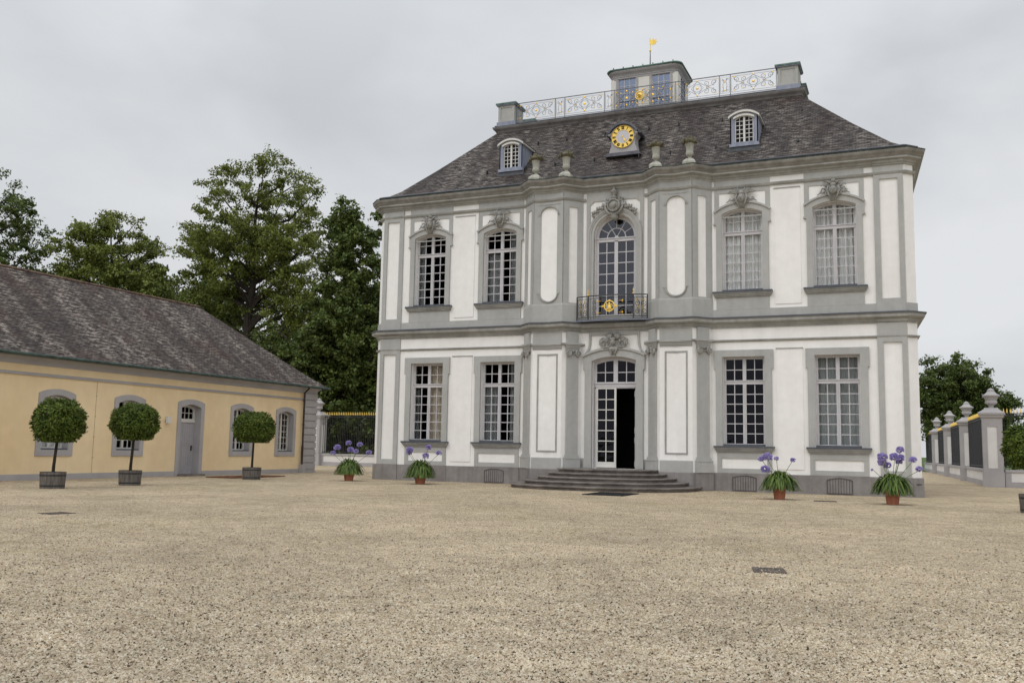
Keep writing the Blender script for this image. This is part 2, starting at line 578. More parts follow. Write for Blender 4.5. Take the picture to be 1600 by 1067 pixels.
        if smooth:
            me.polygons.foreach_set('use_smooth', [True] * len(me.polygons))
        me.update()
        o = bpy.data.objects.new(name, me)
        col.objects.link(o)
        if parent is not None:
            o.parent = parent
        return o


def empty(name, loc=(0, 0, 0), rz=0.0):
    o = bpy.data.objects.new(name, None)
    o.empty_display_size = 0.5
    o.location = loc
    o.rotation_euler = (0, 0, rz)
    col.objects.link(o)
    return o


def tag(o, label, cat, group=None):
    o['label'] = label
    o['category'] = cat
    if group:
        o['group'] = group
    return o


def copy_tree(o, parent=None):
    c = o.copy()
    col.objects.link(c)
    if parent is not None:
        c.parent = parent
    for ch in list(o.children):
        copy_tree(ch, c)
    return c


def segM(p0, p1):
    """local frame of a wall segment: +X along it from its middle, -Y outward"""
    p0, p1 = Vector(p0), Vector(p1)
    d = (p1 - p0).normalized()
    c = (p0 + p1) / 2
    return Matrix(((d.x, -d.y, 0, c.x), (d.y, d.x, 0, c.y), (0, 0, 1, 0), (0, 0, 0, 1))), (p1 - p0).length


def T(x=0, y=0, z=0):
    return Matrix.Translation((x, y, z))


def arc(cx, hw, zs, zc, n=12, rev=False):
    """segmental arch points from (cx-hw, zs) over (cx, zc) to (cx+hw, zs)"""
    h = zc - zs
    r = (hw * hw + h * h) / (2 * h)
    a = math.asin(min(1, hw / r))
    if h > hw:
        a = PI - a
    pts = [(cx + r * math.sin(-a + 2 * a * i / n), zc - r + r * math.cos(-a + 2 * a * i / n)) for i in range(n + 1)]
    return pts[::-1] if rev else pts


def archpoly(cx, hw, z0, zs, zc, n=12):
    return [(cx - hw, z0)] + arc(cx, hw, zs, zc, n) + [(cx + hw, z0)]


def rectpoly(x0, x1, z0, z1):
    return [(x0, z0), (x0, z1), (x1, z1), (x1, z0)]


# ------------------------------------------------------------------ THE PALACE
palace = empty('palace')
tag(palace, 'white and grey two storey baroque palace with slate hipped roof, clock and roof balustrade', 'palace')

B0 = 12.69   # side wall x
BR = 11.95   # the rear is a little narrower
DEP = 12.0
sag = [(-3.36, -0.64), (-3.0, -0.59), (-2.64, -0.64)]
front = [(-B0, 0.34), (-12.35, 0.0), (-4.43, 0.0), (-3.72, -0.72)] + sag + [(-2.28, -0.72), (-1.58, 0.0), (1.58, 0.0), (2.28, -0.72)] + [(-x, y) for x, y in sag[::-1]] + [(3.72, -0.72), (4.43, 0.0), (12.35, 0.0), (B0, 0.34)]
PATH = front + [(BR, DEP - .34), (BR - .34, DEP), (-BR + .34, DEP), (-BR, DEP - .34)]

# --- white wall, in plates with real openings
WING = [9.6, 5.78]     # window axes, mirrored
walls = MB()
for sg in (-1, 1):
    xs = sorted([sg * 12.35, sg * 4.43])
    holes = []
    for c in WING:
        holes.append(archpoly(sg * c, 0.86, 8.62, 12.06, 12.27)[::-1])
        holes.append(rectpoly(sg * c - 0.88, sg * c + 0.88, 1.93, 5.75)[::-1])
    walls.plate([rectpoly(xs[0], xs[1], 0, 14.1)] + holes, -0.45, 0.0)
walls.plate([rectpoly(-1.58, 1.58, 0, 14.1), archpoly(0, 1.0, 7.66, 11.5, 12.5, 20)[::-1], archpoly(0, 1.03, 0.83, 5.69, 5.88)[::-1]], -0.45, 0.0)
for i in range(len(PATH)):
    p0, p1 = PATH[i], PATH[(i + 1) % len(PATH)]
    if p0[1] == 0 and p1[1] == 0:
        continue
    M, L = segM(p0, p1)
    walls.rect(-L / 2, L / 2, 0, 14.1, -0.3, 0.0, M)
walls.build('wall', WHITE, palace)

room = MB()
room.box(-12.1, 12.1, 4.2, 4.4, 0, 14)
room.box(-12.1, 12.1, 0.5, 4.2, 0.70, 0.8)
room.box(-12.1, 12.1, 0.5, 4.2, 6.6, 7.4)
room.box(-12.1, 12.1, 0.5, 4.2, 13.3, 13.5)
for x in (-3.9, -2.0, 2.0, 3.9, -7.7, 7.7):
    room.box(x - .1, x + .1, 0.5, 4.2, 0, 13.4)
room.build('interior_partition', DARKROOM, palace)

# --- plinth
pl = MB()
pl.sweep(PATH, [(-.1, 0.0), (0.07, 0.0), (0.07, 0.74), (0.05, 0.77), (-.1, 0.77)])
for sg in (-1, 1):
    for c in WING:
        pl.rect(sg * c - 1.19, sg * c + 1.19, 0.0, 0.772, 0.0, 0.095)
    pl.rect(min(sg * 11.13, sg * 12.34), max(sg * 11.13, sg * 12.34), 0.0, 0.774, 0.0, 0.11)
pl.build('plinth', PLINTH, palace)

# pier and door side pedestal zone, lighter grey
pz = MB()
for a, b in ((1.58, 2.28), (2.28, 3.72), (3.72, 4.43)):
    for sg in (-1, 1):
        k = [i for i in range(len(front))]
        pp = {1.58: (1.58, 0.0), 2.28: (2.28, -0.72), 3.72: (3.72, -0.72), 4.43: (4.43, 0.0)}
        p0, p1 = pp[a], pp[b]
        if sg < 0:
            p0, p1 = (-p1[0], p1[1]), (-p0[0], p0[1])
        M, L = segM(p0, p1)
        if b == 3.72:
            continue
        q = MB()
        q.rect(-L / 2 + .06, L / 2 - .06, 0.02, 0.765, 0.0, 0.16, M)
        q.build('pilaster_footing', PLINTH, palace)
for sg in (-1, 1):
    c = [(-3.72, -0.72)] + sag + [(-2.28, -0.72)]
    if sg > 0:
        c = [(-x, y) for x, y in c[::-1]]
    q = MB()
    q.sweep(c, [(-.05, 0.77), (0.045, 0.77), (0.045, 1.24), (0.03, 1.27), (-.05, 1.27)], closed=False)
    q.build('pier_base', GREY, palace)
for x in (-1.6, 1.36):
    q = MB()
    q.rect(x, x + .24, 0.77, 1.27, 0, 0.04)
    q.build('pier_base', GREY, palace)

# --- sweep mouldings
sc = MB()   # string course between the storeys
sc.cur = 0
sc.sweep(PATH, [(-.1, 7.0), (0.045, 7.0), (0.045, 7.07), (0.09, 7.09), (0.10, 7.15), (0.17, 7.18), (0.27, 7.22), (0.30, 7.26), (0.30, 7.37), (0.33, 7.385), (-.1, 7.385)])
sc.cur = 1
sc.sweep(PATH, [(-.05, 7.385), (0.36, 7.387), (0.36, 7.43), (0.03, 7.50), (-.05, 7.50)])
sc.build('string_course', [GREYD, LEAD], palace)

bd = MB()   # plain grey band above it
bd.sweep(PATH, [(-.1, 7.46), (0.045, 7.46), (0.045, 7.82), (-.1, 7.82)])
for sg in (-1, 1):   # pier pedestals of the upper storey
    c = [(-4.43, 0.0), (-3.72, -0.72)] + sag + [(-2.28, -0.72), (-1.58, 0.0)]
    if sg > 0:
        c = [(-x, y) for x, y in c[::-1]]
    q = MB()
    q.sweep(c, [(-.02, 7.47), (0.085, 7.47), (0.085, 8.26), (0.065, 8.33), (-.02, 8.33)], closed=False)
    q.build('pier_pedestal', GREY, palace)
bd.build('upper_band', GREY, palace)

al = MB()   # thin lines; both stop at the centre bay
RP = [(1.41, 0.0)] + PATH[PATH.index((1.58, 0.0)):] + PATH[:PATH.index((-1.58, 0.0)) + 1] + [(-1.41, 0.0)]
al.sweep(RP, [(-.05, 6.40), (0.05, 6.40), (0.09, 6.44), (0.10, 6.49), (-.05, 6.50)], closed=False)
al.build('thin_moulding', GREYD, palace)
al = MB()
al.sweep(RP, [(-.05, 13.20), (0.07, 13.20), (0.10, 13.24), (0.13, 13.31), (0.10, 13.33), (-.05, 13.33)], closed=False)
al.build('architrave', GREYD, palace)

co = MB()
co.cur = 0
co.sweep(PATH, [(-.1, 13.60), (0.06, 13.60), (0.08, 13.66), (0.14, 13.69), (0.17, 13.76), (0.30, 13.80), (0.34, 13.82), (0.34, 13.90), (0.37, 13.905), (-.1, 13.92)])
co.cur = 1
co.sweep(PATH, [(-.1, 13.905), (0.375, 13.905), (0.41, 13.97), (0.46, 14.04), (0.48, 14.10), (0.48, 14.17), (-.1, 14.19)])
co.build('cornice', [GREYD, noisy('brownish weathered cornice', (.17, .158, .14), (.26, .245, .22), 2.5, .85)], palace)
gt = MB()
gt.sweep(PATH, [(0.10, 14.193), (0.50, 14.176), (0.51, 14.20), (0.10, 14.30)])
gt.build('cornice_flashing', noisy('dull copper flashing', (0.035, 0.045, 0.042), (0.11, 0.15, 0.135), 5.0, 0.7), palace)

# --- grey trim of the wings
def piece(name, m, fn):
    q = MB()
    fn(q)
    return q.build(name, m, palace)


for sg in (-1, 1):
    for c0 in WING:
        c = sg * c0
        # field over the upper window, with white spandrel cut out
        piece('window_field', GREY, lambda q: q.plate([rectpoly(c - 1.2, c + 1.2, 11.9, 13.22), rectpoly(c - 1.0, c + 1.0, 11.95, 13.0)[::-1]], -0.02, 0.03))
        piece('frieze_panel', GREY, lambda q: q.rect(c - 1.2, c + 1.2, 13.31, 13.62, -0.02, 0.035))
        piece('window_apron', GREY, lambda q: q.rect(c - 1.13, c + 1.13, 7.8, 8.4, -0.02, 0.05))
        piece('window_apron', GREY, lambda q: q.plate([rectpoly(c - 1.14, c + 1.14, 0.775, 1.72), rectpoly(c - 0.95, c + 0.95, 0.97, 1.40)[::-1]], -0.02, 0.05))
    x0, x1 = sorted((sg * 11.17, sg * 12.31))
    p0, p1 = sorted((sg * 11.40, sg * 12.10))
    piece('corner_pilaster', GREY, lambda q: q.plate([rectpoly(x0, x1, 0.775, 7.02), rectpoly(p0, p1, 1.02, 6.22)[::-1]], -0.02, 0.075))
    piece('corner_pilaster', GREY, lambda q: q.plate([rectpoly(x0, x1, 7.48, 13.62), rectpoly(p0, p1, 8.02, 13.03)[::-1]], -0.02, 0.075))
    # breaks of the mouldings over the corner pilasters
    pp = [(11.15, 0.0), (12.35, 0.0)] if sg > 0 else [(-12.35, 0), (-11.15, 0)]
    piece('pilaster_moulding', GREYD, lambda q: q.sweep(pp, [(0.0, 7.045), (0.10, 7.045), (0.12, 7.07), (0.16, 7.15), (0.22, 7.18), (0.0, 7.19)], closed=False))
    piece('pilaster_moulding', GREYD, lambda q: q.sweep(pp, [(0.0, 13.605), (0.13, 13.605), (0.15, 13.66), (0.21, 13.69), (0.24, 13.77), (0.0, 13.78)], closed=False))
    # white raised panels
    x0, x1 = sorted((sg * 7.16, sg * 8.23))
    for z0, z1 in ((7.98, 13.02), (0.98, 6.05)):
        w = piece('raised_panel', WHITE, lambda q: q.plate([rectpoly(x0, x1, z0, z1)], -0.02, 0.03))
        q = MB()
        q.rect(x0 - .02, x1 + .02, z1, z1 + .04, 0, 0.06)
        q.build('panel_ledge', GREYD, w)

# --- window surrounds (one part per window)


def surround_upper(c):
    m = MB(T(c))
    out = [(-1.12, 8.60), (-1.12, 11.6), (-1.2, 11.6)] + arc(0, 1.2, 12.2, 12.58) + [(1.2, 11.6), (1.12, 11.6), (1.12, 8.60)]
    hole = archpoly(0, 0.87, 8.64, 12.06, 12.27)
    # the opening is open at the bottom: build as a U
    u = [(-1.12, 8.55), (-1.12, 11.6), (-1.2, 11.6), (-1.2, 12.2)] + arc(0, 1.2, 12.2, 12.58)[1:-1] + [(1.2, 12.2), (1.2, 11.6), (1.12, 11.6), (1.12, 8.55), (0.87, 8.55)] + arc(0, 0.87, 12.06, 12.27, rev=True) + [(-0.87, 8.55)]
    m.plate([u], -0.05, 0.10)
    # hood mould along the arch and a thin fillet round the opening
    a = arc(0, 1.24, 12.2, 12.6)
    b = arc(0, 1.2, 12.13, 12.52, rev=True)
    m.plate([a + b], 0.0, 0.16)
    m.rect(-1.24, -1.2, 11.6, 11.66, 0, 0.12)
    m.rect(1.2, 1.24, 11.6, 11.66, 0, 0.12)
    # reveal back to the frame
    return m.build('window_surround', GREY, palace)


def surround_lower(c):
    m = MB(T(c))
    u = [(-1.18, 1.78), (-1.18, 5.22), (-1.25, 5.22), (-1.25, 6.04), (1.25, 6.04), (1.25, 5.22), (1.18, 5.22), (1.18, 1.78), (0.89, 1.78), (0.89, 5.75), (-0.89, 5.75), (-0.89, 1.78)]
    m.plate([u], -0.05, 0.10)
    return m.build('window_surround', GREY, palace)


def sill(c, z, hw):
    m = MB(T(c))
    m.cur = 0
    m.rect(-hw + .07, hw - .07, z - .26, z - .20, 0, 0.12)
    m.rect(-hw + .03, hw - .03, z - .20, z - .13, 0, 0.17)
    m.rect(-hw, hw, z - .13, z - .085, 0, 0.22)
    m.cur = 1
    m.plate([[(-hw - .01, z - .085), (-hw - .01, z - .02), (hw + .01, z - .02), (hw + .01, z - .085)]], -0.26, 0.25)
    m.rect(-0.86, 0.86, z - .02, z + .06, -0.26, 0.10)
    return m.build('window_sill', [GREYD, LEAD], palace)


def window(par, c, y, hw, z0, zs, zc, zt, rows_lo, rows_hi, M=None, fm=None, cur=None, cols=2, bar=0.036, mull=0.075, edge=0.10, halves=(True, True)):
    """casement window: two leaves, a transom, glazing bars; glass and curtains are its children"""
    m = MB(M if M is not None else T(c, y, 0))
    top = zc if zc > zs else zs
    if zc > zs:
        outer = archpoly(0, hw + .04, z0 - .03, zs + .02, zc + .03)
        inner = archpoly(0, hw - edge, z0 + edge, zs - edge * .8, zc - edge)
    else:
        outer = rectpoly(-hw - .04, hw + .04, z0 - .03, zs + .03)
        inner = rectpoly(-hw + edge, hw - edge, z0 + edge, zs - edge)
    m.plate([outer, inner[::-1]], -0.06, 0.04)
    m.rect(-mull, mull, z0, top - .02, -0.05, 0.055)
    if zt < top:
        m.rect(-0.012, 0.012, z0 + .05, zt - .05, 0.0, 0.075)
        m.rect(-hw, hw, zt - .09, zt + .09, -0.05, 0.06)
        m.rect(-hw, hw, zt + .045, zt + .085, -0.0, 0.095)
    wi = hw - edge - mull
    for sg in (-1, 1):
        for k in range(1, cols):
            x = sg * (mull + wi * k / cols)
            m.rect(x - bar / 2, x + bar / 2, z0 + edge - .01, top - .03, -0.03, 0.02)
    lo0, lo1 = z0 + edge, min(zt - .09, top - edge)
    for k in range(1, rows_lo):
        z = lo0 + (lo1 - lo0) * k / rows_lo
        m.rect(-hw + .02, hw - .02, z - bar / 2, z + bar / 2, -0.028, 0.018)
    hi0, hi1 = zt + .09, top - edge
    for k in range(1, rows_hi):
        z = hi0 + (hi1 - hi0) * k / rows_hi
        m.rect(-hw + .02, hw - .02, z - bar / 2, z + bar / 2, -0.028, 0.018)
    w = m.build('window', fm or FRAME, par)
    g = MB(m.M)
    g.rect(-hw + .03, hw - .03, z0 + .02, top - .01, -0.008, -0.004)
    g.build('glass', GLASS if cur else GLASSD, w, recalc=True)
    for (x0, x1, za, zb, cm, amp, d) in (cur or []):
        cc = MB(m.M)
        n = 60
        vs, fs = [], []
        ph = random.random() * 6
        for i in range(n + 1):
            u = i / n
            x = x0 + (x1 - x0) * u
            dd = d + amp * math.sin(u * (x1 - x0) * 26 + ph) + amp * .5 * math.sin(u * (x1 - x0) * 61 + ph * 2)
            vs += [(x, dd, za), (x, dd * .9 + .02, zb)]
        for i in range(n):
            fs.append((2 * i, 2 * i + 2, 2 * i + 3, 2 * i + 1))
        cc.add(vs, fs)
        cc.build('curtain', cm, w, smooth=True, recalc=False)
    return w


for sg in (-1, 1):
    for c0 in WING:
        c = sg * c0
        surround_upper(c)
        surround_lower(c)
        sill(c, 8.62, 1.26)
        sill(c, 1.94, 1.26)
# curtain: (x0, x1, z_bottom, z_top, material, amplitude, depth behind the glass)
window(palace, -9.6, 0.26, 0.86, 8.60, 12.06, 12.27, 11.22, 6, 2, cur=[(-.86, -.55, 8.6, 12.2, CURTAING, .02, .25)])
window(palace, -5.78, 0.26, 0.86, 8.60, 12.06, 12.27, 11.22, 6, 2, cur=[(-.8, -.05, 8.6, 11.1, CURTAING, .03, .18), (.4, .85, 8.6, 12.2, CURTAING, .03, .2)])
window(palace, 5.78, 0.26, 0.86, 8.60, 12.06, 12.27, 11.22, 6, 2, cur=[(-.85, .0, 8.6, 12.25, CURTAIN, .03, .12), (.0, .85, 8.6, 12.25, CURTAIN, .03, .14)])
window(palace, 9.6, 0.26, 0.86, 8.60, 12.06, 12.27, 11.22, 6, 2, cur=[(-.85, -.0, 8.6, 12.2, CURTAIN, .045, .16), (.0, .85, 8.6, 12.2, CURTAIN, .045, .18)])
window(palace, -9.6, 0.26, 0.88, 1.93, 5.75, 5.75, 4.66, 6, 2, cur=[(-.1, .85, 1.95, 5.7, CURTAINB, .03, .2), (-.86, -.68, 1.95, 4.5, CURTAING, .03, .3)])
window(palace, -5.78, 0.26, 0.88, 1.93, 5.75, 5.75, 4.66, 6, 2, cur=[(-.86, -.1, 1.95, 4.6, CURTAING, .045, .22), (.45, .86, 1.95, 5.7, CURTAING, .045, .2)])
window(palace, 5.78, 0.26, 0.88, 1.93, 5.75, 5.75, 4.66, 6, 2)
window(palace, 9.6, 0.26, 0.88, 1.93, 5.75, 5.75, 4.66, 6, 2, cur=[(-.87, .0, 1.95, 5.7, CURTAINN, .015, .3), (.0, .87, 1.95, 5.7, CURTAINN, .015, .32)])

# --- plinth grilles
VENT = noisy('brown grey grille', (.07, .06, .058), (.11, .10, .095), 3, .8)
for x in (-5.85, 5.78, 9.6):
    m = MB(T(x, -.10, 0))
    m.cur = 1
    m.plate([archpoly(0, .48, .06, .58, .66)], -0.01, 0.004)
    m.cur = 0
    m.plate([archpoly(0, .50, .04, .60, .69), archpoly(0, .47, .07, .575, .66)[::-1]], 0.0, 0.025)
    for k in range(1, 9):
        xx = -.48 + .96 * k / 9
        m.rect(xx - .009, xx + .009, .05, .645, 0.0, 0.018)
    m.build('plinth_grille', [VENT, PLINTH], palace)
m = MB(T(12.52, 0.17, 0) @ Matrix.Rotation(PI / 4, 4, 'Z'))
m.rect(-.13, .13, .5, .53, 0.05, 0.09)
m.build('boot_slot', IRON, palace)

# --- the two piers: three faces each
PP = {1: (1.58, 0.0), 2: (2.28, -0.72), 3: (3.72, -0.72), 4: (4.43, 0.0)}
for sg in (-1, 1):
    for a, b in ((1, 2), (2, 3), (3, 4)):
        p0, p1 = PP[a], PP[b]
        if sg < 0:
            p0, p1 = (-p1[0], p1[1]), (-p0[0], p0[1])
        M, L = segM(p0, p1)
        h = L / 2
        g = MB(M)
        if b == 3:
            # front face: follows the hollow of the wall, so cut it into strips
            def bend(o):
                bm = bmesh.new()
                bm.from_mesh(o.data)
                for k in range(1, 12):
                    x = -h + L * k / 12
                    pt = M @ Vector((x, 0, 0))
                    bmesh.ops.bisect_plane(bm, geom=bm.verts[:] + bm.edges[:] + bm.faces[:], plane_co=pt, plane_no=M.to_3x3() @ Vector((1, 0, 0)))
                for v in bm.verts:
                    s = abs(v.co.x) - 3.0
                    v.co.y += 0.13 * max(0, 1 - (s / 0.72) ** 2)
                bm.to_mesh(o.data)
                bm.free()
            panel = [(-.395, 8.80), (-.395, 12.60)] + [(-.335, 12.60)] + arc(0, .335, 12.62, 12.93, 14)[1:-1] + [(.335, 12.60), (.395, 12.60), (.395, 8.80), (.335, 8.80)] + [(x, 17.41 - z) for x, z in arc(0, .335, 8.62, 8.93, 14, rev=True)][1:-1] + [(-.335, 8.80)]
            # the panel is a rounded slot
            slot = [(-.40, 8.80), (-.40, 12.58)] + [(.40 * math.sin(t), 12.58 + .33 * math.cos(t)) for t in [(-PI / 2 + PI * i / 14) for i in range(1, 14)]] + [(.40, 12.58), (.40, 8.80)] + [(.40 * math.cos(t), 8.80 - .33 * math.sin(t)) for t in [PI * i / 14 for i in range(1, 14)]]
            g.plate([rectpoly(-h, h, 8.3, 13.22), slot[::-1]], -0.01, 0.05)
            g.rect(-h, h, 13.31, 13.62, -0.01, 0.05)
            bend(g.build('pier_face', GREY, palace))
            # moulded edge at head and foot of the slot, with little ears
            for zc_, s_ in ((12.58, 1), (8.80, -1)):
                e = MB(M)
                ring = [(.42 * math.cos(t), zc_ + s_ * .35 * math.sin(t)) for t in [PI * i / 14 for i in range(15)]]
                ring2 = [(.475 * math.cos(t), zc_ + s_ * .40 * math.sin(t)) for t in [PI * i / 14 for i in range(15)]]
                e.plate([ring + ring2[::-1]], 0.0, 0.11)
                e.rect(.42, .55, min(zc_, zc_ + s_ * -.05), max(zc_, zc_ + s_ * -.05), 0.0, 0.08)
                e.rect(-.55, -.42, min(zc_, zc_ + s_ * -.05), max(zc_, zc_ + s_ * -.05), 0.0, 0.08)
                zz = zc_ + s_ * .47
                e.rect(-.58, .58, zz - .015, zz + .015, 0.0, 0.065)
                bend(e.build('panel_moulding', GREYD, palace))
            # lower storey: framed white panel
            f = MB(M)
            f.plate([rectpoly(-.50, .50, 1.52, 6.0), rectpoly(-.43, .43, 1.59, 5.93)[::-1]], -0.0, 0.045)
            bend(f.build('panel_moulding', GREYD, palace))
            # frieze and stacked mouldings over it
            q = MB(M)
            q.rect(-h, h, 6.48, 7.02, -0.01, 0.04)
            q.rect(-h, h, 6.20, 6.27, -0.01, 0.045)
            q.rect(-h, h, 6.27, 6.35, -0.01, 0.085)
            q.rect(-h, h, 6.35, 6.41, -0.01, 0.125)
            q.rect(-h, h, 6.41, 6.485, -0.01, 0.165)
            bend(q.build('pier_entablature', GREY, palace))
        else:
            w = .29 if True else .2
            g.plate([rectpoly(-h, h, 8.3, 13.22), rectpoly(-.22, .22, 8.38, 12.90)[::-1]], -0.01, 0.05)
            g.rect(-h, h, 13.31, 13.62, -0.01, 0.05)
            g.build('pier_face', GREY, palace)
            # pilaster of the lower storey
            p = MB(M)
            p.rect(-w, w, 1.42, 5.98, -0.02, 0.12)
            p.rect(-w - .10, w + .10, 0.765, 1.22, -0.02, 0.20)
            p.rect(-w - .11, w + .11, 1.22, 1.28, -0.02, 0.215)
            p.rect(-w - .06, w + .06, 1.28, 1.36, -0.02, 0.165)
            p.rect(-w - .03, w + .03, 1.36, 1.42, -0.02, 0.14)
            p.rect(-w - .02, w + .02, 6.20, 6.27, -0.02, 0.15)
            p.rect(-w - .05, w + .05, 6.27, 6.35, -0.02, 0.185)
            p.rect(-w - .08, w + .08, 6.35, 6.42, -0.02, 0.22)
            p.rect(-w - .13, w + .13, 6.42, 6.50, -0.02, 0.27)
            p.rect(-w, w, 6.50, 7.02, -0.02, 0.12)
            po = p.build('pilaster', GREY, palace)
            k = MB(M)
            k.rect(-w - .03, w + .03, 6.12, 6.20, -0.02, 0.15)
            for s2 in (-1, 1):     # volutes
                cx_ = s2 * (w - .03)
                pts = []
                for i in range(26):
                    t = i / 25
                    an = t * 3.6 * PI
                    rr = .16 * (1 - t * .85)
                    pts.append((cx_ + s2 * rr * math.cos(an + PI / 2) * 1.0, -.21, 6.02 + rr * math.sin(an + PI / 2)))
                k.tube(pts, .038, 5)
                k.ball((cx_, -.15, 6.02), (.12, .07, .12), 8)
            k.ball((0, -.14, 6.13), (.10, .07, .07), 8)
            pts = [(-w + .1, -.15, 6.10), (-.12, -.16, 6.02), (0, -.16, 6.0), (.12, -.16, 6.02), (w - .1, -.15, 6.10)]
            k.tube(pts, .03, 5)
            k.build('capital', ORN, po)

# --- centre bay, upper floor
cu = MB()
AR = [(1.05 * math.cos(t), 11.5 + 1.05 * math.sin(t)) for t in [PI * k / 20 for k in range(21)]]
AH = [(1.15 * math.cos(t), 11.5 + 1.15 * math.sin(t)) for t in [R(8) + R(164) * k / 20 for k in range(21)]]
sp = [(-1.2, 11.75), (-1.2, 13.0), (-1.0, 13.17), (1.0, 13.17), (1.2, 13.0), (1.2, 11.75)] + AH
cu.plate([[(-1.37, 7.48), (-1.37, 13.62), (1.37, 13.62), (1.37, 7.48), (1.05, 7.48)] + AR + [(-1.05, 7.48)], sp[::-1]], -0.02, 0.05)
cu.build('centre_trim', GREY, palace)
st_ = MB()
for r0, r1, d in ((1.0, 1.13, 0.09), (1.13, 1.20, 0.125), (1.20, 1.30, 0.155)):
    st_.plate([[(-r1, 7.48), (-r1, 11.5)] + arc(0, r1, 11.5, 11.5 + r1 + .02, 20)[1:-1] + [(r1, 11.5), (r1, 7.48), (r0, 7.48), (r0, 11.5)] + arc(0, r0, 11.5, 11.5 + r0 + .02, 20, rev=True)[1:-1] + [(-r0, 11.5), (-r0, 7.48)]], -0.04, d)
st_.build('window_surround', GREY, palace)

# balcony window with fanlight
m = MB(T(0, 0.26, 0))
e = .14
m.plate([archpoly(0, 1.04, 7.5, 11.5, 12.54, 24), archpoly(0, .84, 7.72, 11.45, 12.32, 24)[::-1]], -0.06, 0.04)
m.rect(-.085, .085, 7.6, 11.3, -0.05, 0.06)
m.rect(-1.0, 1.0, 11.26, 11.46, -0.05, 0.06)
m.rect(-1.0, 1.0, 11.40, 11.45, 0, 0.10)
for sg in (-1, 1):
    x = sg * .465
    m.rect(x - .02, x + .02, 7.7, 11.3, -0.03, 0.02)
for k in range(1, 7):
    z = 7.76 + (11.26 - 7.76) * k / 7
    m.rect(-.9, .9, z - .02, z + .02, -0.028, 0.018)
ring = [(.44 * math.cos(t), -.0, 11.46 + .44 * math.sin(t)) for t in [PI * i / 16 for i in range(17)]]
m.tube([(x, 0, z) for x, _, z in ring], .026, 6)
for k in range(1, 6):
    an = PI * k / 6
    m.tube([(.44 * math.cos(an), 0, 11.46 + .44 * math.sin(an)), (.87 * math.cos(an), 0, 11.46 + .87 * math.sin(an))], .02, 4)
for an in (PI / 3, 2 * PI / 3):
    m.tube([(.1 * math.cos(an), 0, 11.46 + .1 * math.sin(an)), (.44 * math.cos(an), 0, 11.46 + .44 * math.sin(an))], .02, 4)
m.ball((0, 0, 11.48), (.10, .04, .08), 10)
bw = m.build('balcony_window', FRAME, palace)
g = MB(T(0, 0.26, 0))
g.plate([archpoly(0, .98, 7.6, 11.5, 12.45, 16)], -0.008, -0.004)
g.build('glass', GLASSB, bw)

# balcony railing
m = MB()
gm = MB()


def rail_pt(u):      # u -1..1 along the bowed rail
    return (u * 1.66, -0.46 - 0.32 * (1 - u * u))


NR = 24
top = [(*rail_pt(-1 + 2 * i / NR), 8.60) for i in range(NR + 1)]
m.tube(top, .026, 6)
m.tube([(x, y, z - .12) for x, y, z in top], .012, 4)
m.tube([(x, y, 7.62) for x, y, z in top], .018, 5)
m.tube([(x, y, 7.52) for x, y, z in top], .02, 5)
for u in (-1, -.64, .64, 1):
    x, y = rail_pt(u)
    m.tube([(x, y, 7.46), (x, y, 8.60)], .028, 6)
FIN = []
for u in (-.64, .64):
    x, y = rail_pt(u)
    gm = MB()
    gm.ball((x, y, 8.66), .045, 8)
    gm.tube([(x, y, 8.68), (x, y, 8.92)], .018, 6, r1=.005)
    gm.ball((x, y, 8.80), (.03, .03, .05), 8)
    FIN.append(gm)


class GoldInto:
    """adds gilded bits to the iron mesh itself as its second material"""

    def __init__(self, m):
        self.m = m

    def __getattr__(self, k):
        f = getattr(self.m, k)

        def g(*a, **kw):
            self.m.cur = 1
            f(*a, **kw)
            self.m.cur = 0
        return g


gm = GoldInto(m)


def rail_curve(mb, pts, r=.012, n=4):
    out = []
    for u, z in pts:
        x, y = rail_pt(u)
        out.append((x, y, z))
    mb.tube(out, r, n)


def spiral(cu_, cz, r, turns, dr, ph, n=22):
    out = []
    for i in range(n + 1):
        t = i / n
        an = ph + turns * 2 * PI * t * dr
        rr = r * (1 - .82 * t)
        out.append((cu_ + rr * math.cos(an) / 1.66, cz + rr * math.sin(an)))
    return out


for u0 in (-.82, .82):
    for s in (-1, 1):
        for zc_ in (7.83, 8.18):
            rail_curve(m, spiral(u0 + s * .08, zc_ + .02, .13, 1.4, s, -PI / 2 * s), .011)
        rail_curve(m, [(u0 + s * .15, 7.65), (u0 + s * .15, 8.47)], .010)
        rail_curve(m, [(u0 + s * .02, 7.65), (u0 + s * .06, 7.95), (u0 + s * .02, 8.2), (u0 + s * .09, 8.45)], .010)
        rail_curve(gm, spiral(u0 + s * .07, 8.36, .07, 1.0, -s, PI / 2), .012)
        rail_curve(gm, [(u0 + s * .10, 7.78), (u0 + s * .04, 8.02), (u0 + s * .10, 8.22)], .011)
for s in (-1, 1):
    for uu in (.52, .36):
        rail_curve(m, [(s * (uu + .06), 7.64), (s * (uu + .06), 8.47)], .009)
    for zc_ in (7.82, 8.06, 8.31):
        rail_curve(m, spiral(s * .46, zc_, .12, 1.5, s, 0), .011)
    for zc_ in (7.80, 8.33):
        rail_curve(gm, [(s * .36, zc_ - .08), (s * .32, zc_), (s * .36, zc_ + .08)], .014)
        rail_curve(gm, [(s * .36, zc_), (s * .25, zc_)], .012)
        gm.ball((*rail_pt(s * .36), zc_), .028, 6)
rl = m.build('balcony_railing', [IRON, GOLD], palace)
for f_ in FIN:
    f_.build('gilded_finial', GOLDM, rl, smooth=True)
gm = MB()
